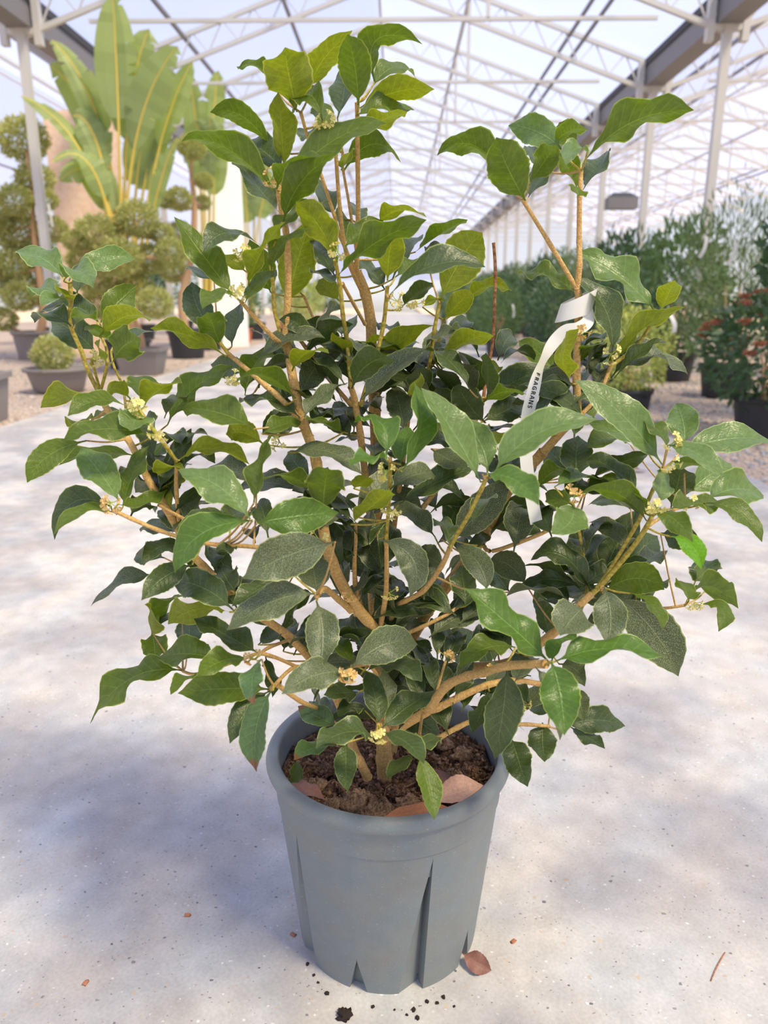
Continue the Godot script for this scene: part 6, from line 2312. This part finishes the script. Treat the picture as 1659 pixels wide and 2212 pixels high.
func banana(label: String, at: Vector3, leaves: Array) -> void:
	var t := thing("giant_bird_of_paradise", label, "plant", at)
	var k := 0
	part(round_pot(0.35, 0.45), "pot", M.black_plastic, t)
	for l in leaves:
		var pair := paddle(Vector3(l[0], 0.4, l[1]), Vector3(l[2], l[3], l[4]), Vector3(l[5], l[6], l[7]), l[8], Vector3(l[9], l[10], l[11]).normalized(), l[12], 40 + k)
		var o := part(pair[0], "leaf", M.leaf_banana, t)
		part(pair[1], "leaf_stalk", M.stalk_yellow, o)
		k += 1

func build_left_side() -> void:
	var pad := foliage(2600, Vector3.ONE, 0.2, 0.095, 201, 0.6, 0.3)
	topiary("tall cloud-pruned tree at the left edge with stacked olive-green foliage balls", TREE_A_AT, TREE_A_TRUNK, TREE_A_PADS, pad, round_pot(0.38, 0.5), "grey_plastic")
	var tray := begin()
	for k in 4:
		var lo := 0.24
		var hi := 0.31
		var c := [Vector2(-1, -0.8), Vector2(1, -0.8), Vector2(1, 0.8), Vector2(-1, 0.8)]
		var a: Vector2 = c[k]
		var b: Vector2 = c[(k + 1) % 4]
		tray.set_smooth_group(-1)
		quad(tray, Vector3(a.x * lo, 0, a.y * lo), Vector3(a.x * hi, 0.34, a.y * hi), Vector3(b.x * hi, 0.34, b.y * hi), Vector3(b.x * lo, 0, b.y * lo))
		bar_into(tray, Vector3(a.x * hi, 0.36, a.y * hi), Vector3(b.x * hi, 0.36, b.y * hi), 0.05, 0.05)
	quad(tray, Vector3(-0.3, 0.3, -0.24), Vector3(0.3, 0.3, -0.24), Vector3(0.3, 0.3, 0.24), Vector3(-0.3, 0.3, 0.24))
	topiary("broad cloud-pruned tree in a rectangular grey planter left of the shrub", TREE_B_AT, TREE_B_TRUNK, TREE_B_PADS, pad, finish(tray), "grey_plastic")
	topiary("slender cloud-pruned tree in a dark round pot before the white screen", TREE_C_AT, TREE_C_TRUNK, TREE_C_PADS, pad, round_pot(0.35, 0.5), "black_plastic")
	# low bowl with a clipped ball
	var b := thing("potted_ball_shrub", "small clipped ball shrub in a wide grey bowl pot on the left gravel", "shrub", Vector3(-3.91, -0.025, -7.75))
	part(lathe([Vector2(0.0, 0.0), Vector2(0.24, 0.0), Vector2(0.28, 0.05), Vector2(0.32, 0.2), Vector2(0.335, 0.24), Vector2(0.335, 0.24), Vector2(0.37, 0.245), Vector2(0.375, 0.285), Vector2(0.34, 0.285), Vector2(0.31, 0.24), Vector2(0.0, 0.22)], 40), "bowl", M.grey_plastic, b)
	var ball := part(pad, "foliage", M.leaf_topiary, b, Vector3(-0.03, 0.43, 0))
	ball.scale = Vector3(0.22, 0.2, 0.22)
	ball.set_meta("kind", "stuff")
	var sp := thing("square_pot", "tall square grey pot cut off by the left edge of the picture", "pot", Vector3(-3.62, -0.025, -5.5), 0.12)
	var sq := begin()
	for k in 4:
		var c := [Vector2(-1, -1), Vector2(1, -1), Vector2(1, 1), Vector2(-1, 1)]
		var p: Vector2 = c[k]
		var q: Vector2 = c[(k + 1) % 4]
		sq.set_smooth_group(-1)
		quad(sq, Vector3(p.x * 0.16, 0, p.y * 0.16), Vector3(p.x * 0.2, 0.4, p.y * 0.2), Vector3(q.x * 0.2, 0.4, q.y * 0.2), Vector3(q.x * 0.16, 0, q.y * 0.16))
		bar_into(sq, Vector3(p.x * 0.21, 0.4, p.y * 0.21), Vector3(q.x * 0.21, 0.4, q.y * 0.21), 0.04, 0.05)
	quad(sq, Vector3(-0.19, 0.36, -0.19), Vector3(0.19, 0.36, -0.19), Vector3(0.19, 0.36, 0.19), Vector3(-0.19, 0.36, 0.19))
	part(finish(sq), "body", M.grey_plastic, sp)
	banana("giant bird-of-paradise plant with tall paddle leaves and yellow stalks at upper left", PADDLE_A_AT, PADDLE_A)
	banana("darker paddle-leaved plant further back right of the tall one", PADDLE_B_AT, PADDLE_B)
	banana("yellow-green paddle-leaved plant far back behind the white screen", PADDLE_C_AT, PADDLE_C)
	# tan board wall and white screen behind the plants
	var bw := begin()
	box_into(bw, Vector3(BOARD_BOX[0], -0.03, BOARD_BOX[3] - 0.08), Vector3(BOARD_BOX[1], BOARD_BOX[2], BOARD_BOX[3]))
	lone(finish(bw), "partition_board", M.tan_board, "tall tan board partition standing behind the paddle-leaved plant", "partition")
	var sc := begin()
	sc.set_smooth_group(-1)
	var x0: float = SCREEN_BOX[0]
	var x1: float = SCREEN_BOX[1]
	var z: float = SCREEN_BOX[4]
	var top := []
	for k in 9:
		var u := k / 8.0
		top.append(Vector3(lerpf(x0, x1, u), lerpf(SCREEN_BOX[3], SCREEN_BOX[2], sin(u * PI * 0.5)) if u < 0.95 else SCREEN_BOX[2] - 0.12, z - 0.5 * u))
	var back := Vector3(0, 0, -0.1)
	for k in 8:
		var p: Vector3 = top[k]
		var q: Vector3 = top[k + 1]
		var pl := Vector3(p.x, -0.03, p.z)
		var ql := Vector3(q.x, -0.03, q.z)
		quad(sc, pl, p, q, ql)
		quad(sc, ql + back, q + back, p + back, pl + back)
		quad(sc, p, p + back, q + back, q)
	quad(sc, Vector3(x0, -0.03, z), Vector3(x0, -0.03, z) + back, top[0] + back, top[0])
	quad(sc, Vector3(x1, -0.03, z - 0.5), top[8], top[8] + back, Vector3(x1, -0.03, z - 0.5) + back)
	lone(finish(sc), "white_screen", M.white_paint, "bright white upright screen with rounded top behind the left plants", "screen")
	# pots and shrubs further down the left side
	var cm := foliage(1400, Vector3.ONE, 0.2, 0.08, 211, 0.5, 0.3)
	var co := foliage(1400, Vector3.ONE, 0.22, 0.05, 212, 0.4, 0.8)
	var left := [
		[-3.9, -18.3, 0.3, 0.35, "terracotta", "leaf_mid", 0.9, 0.55, "bushy green shrub in an orange pot far down the left side, nearest the white screen"],
		[-2.75, -20.2, 0.25, 0.3, "black_plastic", "leaf_topiary", 0.8, 0.5, "low yellow-green shrub in a black pot far down the left side"],
		[-3.3, -23.0, 0.35, 0.4, "terracotta", "leaf_mid", 1.0, 0.6, "round green shrub in a wide orange pot further down the left side"],
		[-3.2, -27.0, 0.35, 0.4, "terracotta", "leaf_variegated", 1.1, 0.6, "yellowish shrub in an orange pot near the far end of the left side"],
		[-3.0, -31.0, 0.35, 0.4, "terracotta", "leaf_dark", 1.2, 0.7, "dark shrub in an orange pot at the far end of the left side"],
		[-6.9, -20.0, 0.35, 0.4, "black_plastic", "leaf_dark", 1.5, 0.8, "tall dark shrub behind the white screen on the left"],
		[-6.9, -24.0, 0.35, 0.4, "black_plastic", "leaf_mid", 1.7, 0.9, "tall green shrub in the second row far left"],
		[-8.2, -17.6, 0.35, 0.4, "black_plastic", "leaf_mid", 1.6, 1.0, "wide green shrub behind the tall cloud-pruned tree at the left edge"],
		[-10.6, -15.5, 0.35, 0.4, "black_plastic", "leaf_dark", 1.5, 1.1, "dark green shrub outside beyond the left posts"],
	]
	for a in left:
		potted("potted_shrub", a[8], a[0], a[1], a[2], a[3], a[4], cm if a[6] < 1.3 else co, a[5], a[6], Vector3(a[7], a[7] * 0.95, a[7]), "shrubs down the left side")
	white_tag(TREE_LABEL_AT, 0.0, "white plant label hanging in the tall tree at the left edge", 0.36)

func build_right_side() -> void:
	var dense := foliage(2600, Vector3.ONE, 0.13, 0.06, 301, 0.5, 0.1)
	var airy := foliage(2600, Vector3.ONE, 0.14, 0.022, 302, 0.3, 1.2)
	var broad := foliage(1500, Vector3.ONE, 0.2, 0.085, 303, 0.5, 0.2)
	var bud := foliage(90, Vector3.ONE, 0.9, 0.6, 304, 0.2, 0.6)
	# the near shrub with red flower buds
	var red := potted("potted_shrub", "rounded shrub with red flower buds in front of the right row", 2.85, -4.85, 0.24, 0.32, "black_plastic", broad, "leaf_dark", 0.66, Vector3(0.55, 0.44, 0.5), "shrubs in the right row")
	for k in 46:
		var d := Vector3(rng.randfn(), absf(rng.randfn()) * 0.9 + 0.05, rng.randfn()).normalized()
		var o := part(bud, "flower_bud_cluster", M.leaf_red, red, Vector3(0, 0.66, 0) + d * Vector3(0.57, 0.45, 0.52))
		o.scale = Vector3(0.032, 0.018, 0.032)
	potted("potted_shrub", "yellow-variegated shrub in a black pot at the aisle side of the red-budded shrub", 1.95, -5.4, 0.2, 0.32, "black_plastic", dense, "leaf_variegated", 0.62, Vector3(0.34, 0.36, 0.34), "shrubs in the right row")
	potted("potted_shrub", "tall dark glossy shrub at the right edge of the picture", 3.75, -5.9, 0.28, 0.38, "black_plastic", broad, "leaf_dark", 1.35, Vector3(0.55, 1.0, 0.55), "shrubs in the right row")
	potted("potted_shrub", "tall feathery olive-green shrub in front of the nearest visible right post", 3.6, -7.4, 0.28, 0.36, "black_plastic", airy, "leaf_olive", 1.2, Vector3(0.62, 0.95, 0.6), "shrubs in the right row")
	potted("potted_shrub", "mid-green leafy shrub between the feathery one and the hanging heater", 3.65, -9.2, 0.28, 0.36, "black_plastic", broad, "leaf_mid", 1.1, Vector3(0.58, 0.9, 0.58), "shrubs in the right row")
	potted("potted_shrub", "dark green shrub in a black pot behind the yellow-variegated one", 2.3, -7.2, 0.22, 0.34, "black_plastic", broad, "leaf_dark", 0.75, Vector3(0.48, 0.45, 0.48), "shrubs in the right row")
	potted("potted_shrub", "fine-leaved grey-green upright shrub in the middle of the right row", 2.85, -11.6, 0.24, 0.32, "black_plastic", airy, "leaf_grey", 0.9, Vector3(0.46, 0.75, 0.46), "shrubs in the right row")
	potted("potted_shrub", "round mid-green shrub in a black pot at the aisle left of the grey-green one", 1.85, -13.1, 0.24, 0.3, "black_plastic", dense, "leaf_mid", 0.8, Vector3(0.42, 0.55, 0.42), "shrubs in the right row")
	potted("potted_shrub", "low dark shrub at the aisle between the variegated and the grey-green shrubs", 2.3, -9.9, 0.24, 0.32, "black_plastic", dense, "leaf_dark", 0.8, Vector3(0.48, 0.55, 0.48), "shrubs in the right row")
	# the long row behind, set out shrub by shrub down to the far end
	var mats := ["leaf_dark", "leaf_mid", "leaf_grey", "leaf_dark", "leaf_olive", "leaf_mid"]
	var tones := ["dark", "green", "greyish", "deep green", "olive", "light green"]
	var nth := ["nearest", "second", "third", "fourth", "fifth", "sixth", "seventh", "eighth", "ninth", "tenth", "eleventh", "farthest"]
	for k in 9:
		potted("potted_shrub", "%s shrub, %s in the aisle-side line of the far right row" % [tones[k % 6], nth[k]], 2.15, -15.2 - k * 2.3, 0.26, 0.32, "black_plastic", [dense, broad, airy][k % 3], mats[k % 6], 0.85, Vector3(0.55, 0.7, 0.55), "far shrubs of the aisle-side line")
	for k in 12:
		potted("potted_shrub", "tall %s shrub, %s in the second line of the right row" % [tones[(k + 3) % 6], nth[k]], 3.8, -12.4 - k * 2.2, 0.28, 0.36, "black_plastic", [broad, airy, dense][k % 3], mats[(k + 3) % 6], 1.15, Vector3(0.66, 0.95, 0.66), "tall shrubs of the second line on the right")
	for k in 7:
		potted("potted_shrub", "wide shrub, %s in the outermost line behind the right posts" % nth[k], 6.2, -6.6 - k * 3.4, 0.3, 0.36, "black_plastic", [dense, broad, airy][k % 3], mats[k % 6], 1.1, Vector3(1.0, 0.9, 0.9), "wide shrubs behind the right posts")
	white_tag(Vector3(2.62, 0.66, -4.36), 0.12, "white plant label hanging on the red-budded shrub", 0.22)
	white_tag(Vector3(3.0, 1.5, -6.1), -0.45, "white plant label tilted in the tall dark shrub at the right edge", 0.2)
	white_tag(Vector3(3.0, 1.6, -6.8), -0.4, "white plant label tilted in the feathery olive-green shrub", 0.2)
	white_tag(Vector3(2.3, 1.18, -6.95), 0.0, "white plant label on the dark shrub above the variegated one", 0.2)
	white_tag(Vector3(2.1, 0.9, -5.0), 0.1, "white plant label in the top of the variegated shrub", 0.14)
	white_tag(Vector3(2.02, 0.95, -12.78), 0.0, "small white plant label on the mid-green shrub at the aisle", 0.24)
	# sign with a flower emblem on a grey crate in the aisle
	var cr := begin()
	box_into(cr, Vector3(-0.3, 0, -0.25), Vector3(0.25, 0.36, 0.25))
	lone(finish(cr), "grey_crate", M.grey_plastic, "plain grey crate far down the aisle carrying the flower sign", "crate", Vector3(SIGN_AT.x, 0, SIGN_AT.z - 0.3))
	var s := thing("flower_sign", "small white sign with a yellow and green flower emblem far down the aisle", "sign", SIGN_AT)
	var bd := begin()
	box_into(bd, Vector3(-0.2, -0.17, -0.01), Vector3(0.2, 0.17, 0.01))
	part(finish(bd), "board", M.white_paint, s)
	for k in 5:
		var a := TAU * k / 5.0 + PI * 0.5
		var pe := begin()
		petal_disc(pe, Vector3(cos(a) * 0.05, 0.05 + sin(a) * 0.05, 0.014), 0.042)
		part(finish(pe), "petal", M.sign_yellow, s)
	for sd in [-1.0, 1.0]:
		var lf := begin()
		lf.set_smooth_group(-1)
		var p := [Vector3(0, -0.12, 0.014), Vector3(sd * 0.06, -0.12, 0.014), Vector3(sd * 0.12, -0.02, 0.014), Vector3(sd * 0.11, 0.03, 0.014), Vector3(sd * 0.02, -0.05, 0.014)]
		for t in [[0, 1, 4], [1, 2, 4], [2, 3, 4]]:
			for q in t:
				lf.add_vertex(p[q])
		part(finish(lf), "emblem_leaf", M.sign_green, s)
	# unit heater on the post line
	var h := thing("hanging_heater", "dark box heater hanging among the posts above the right row", "heater", HEATER_AT)
	var hb := begin()
	box_into(hb, Vector3(-0.34, -0.12, -0.2), Vector3(0.34, 0.12, 0.2))
	part(finish(hb), "casing", M.gutter_steel, h)
	var hh := begin()
	hh.set_smooth_group(-1)
	quad(hh, Vector3(-0.34, 0.12, 0.2), Vector3(0.34, 0.12, 0.2), Vector3(0.2, 0.24, 0), Vector3(-0.2, 0.24, 0))
	quad(hh, Vector3(0.34, 0.12, -0.2), Vector3(-0.34, 0.12, -0.2), Vector3(-0.2, 0.24, 0), Vector3(0.2, 0.24, 0))
	part(finish(hh), "hood", M.dark_rubber, h)
	for x in [-0.3, 0.3]:
		part(bar(Vector3(x, 0.12, 0), Vector3(x, HG - 0.1 - HEATER_AT.y, 0), 0.02, 0.02), "hanger_rod", M.galvanised, h)

func petal_disc(st: SurfaceTool, c: Vector3, r: float) -> void:
	st.set_smooth_group(-1)
	for k in 12:
		var a := TAU * k / 12.0
		var b := TAU * (k + 1) / 12.0
		for p in [c, c + Vector3(cos(b), sin(b), 0) * r, c + Vector3(cos(a), sin(a), 0) * r]:
			st.add_vertex(p)
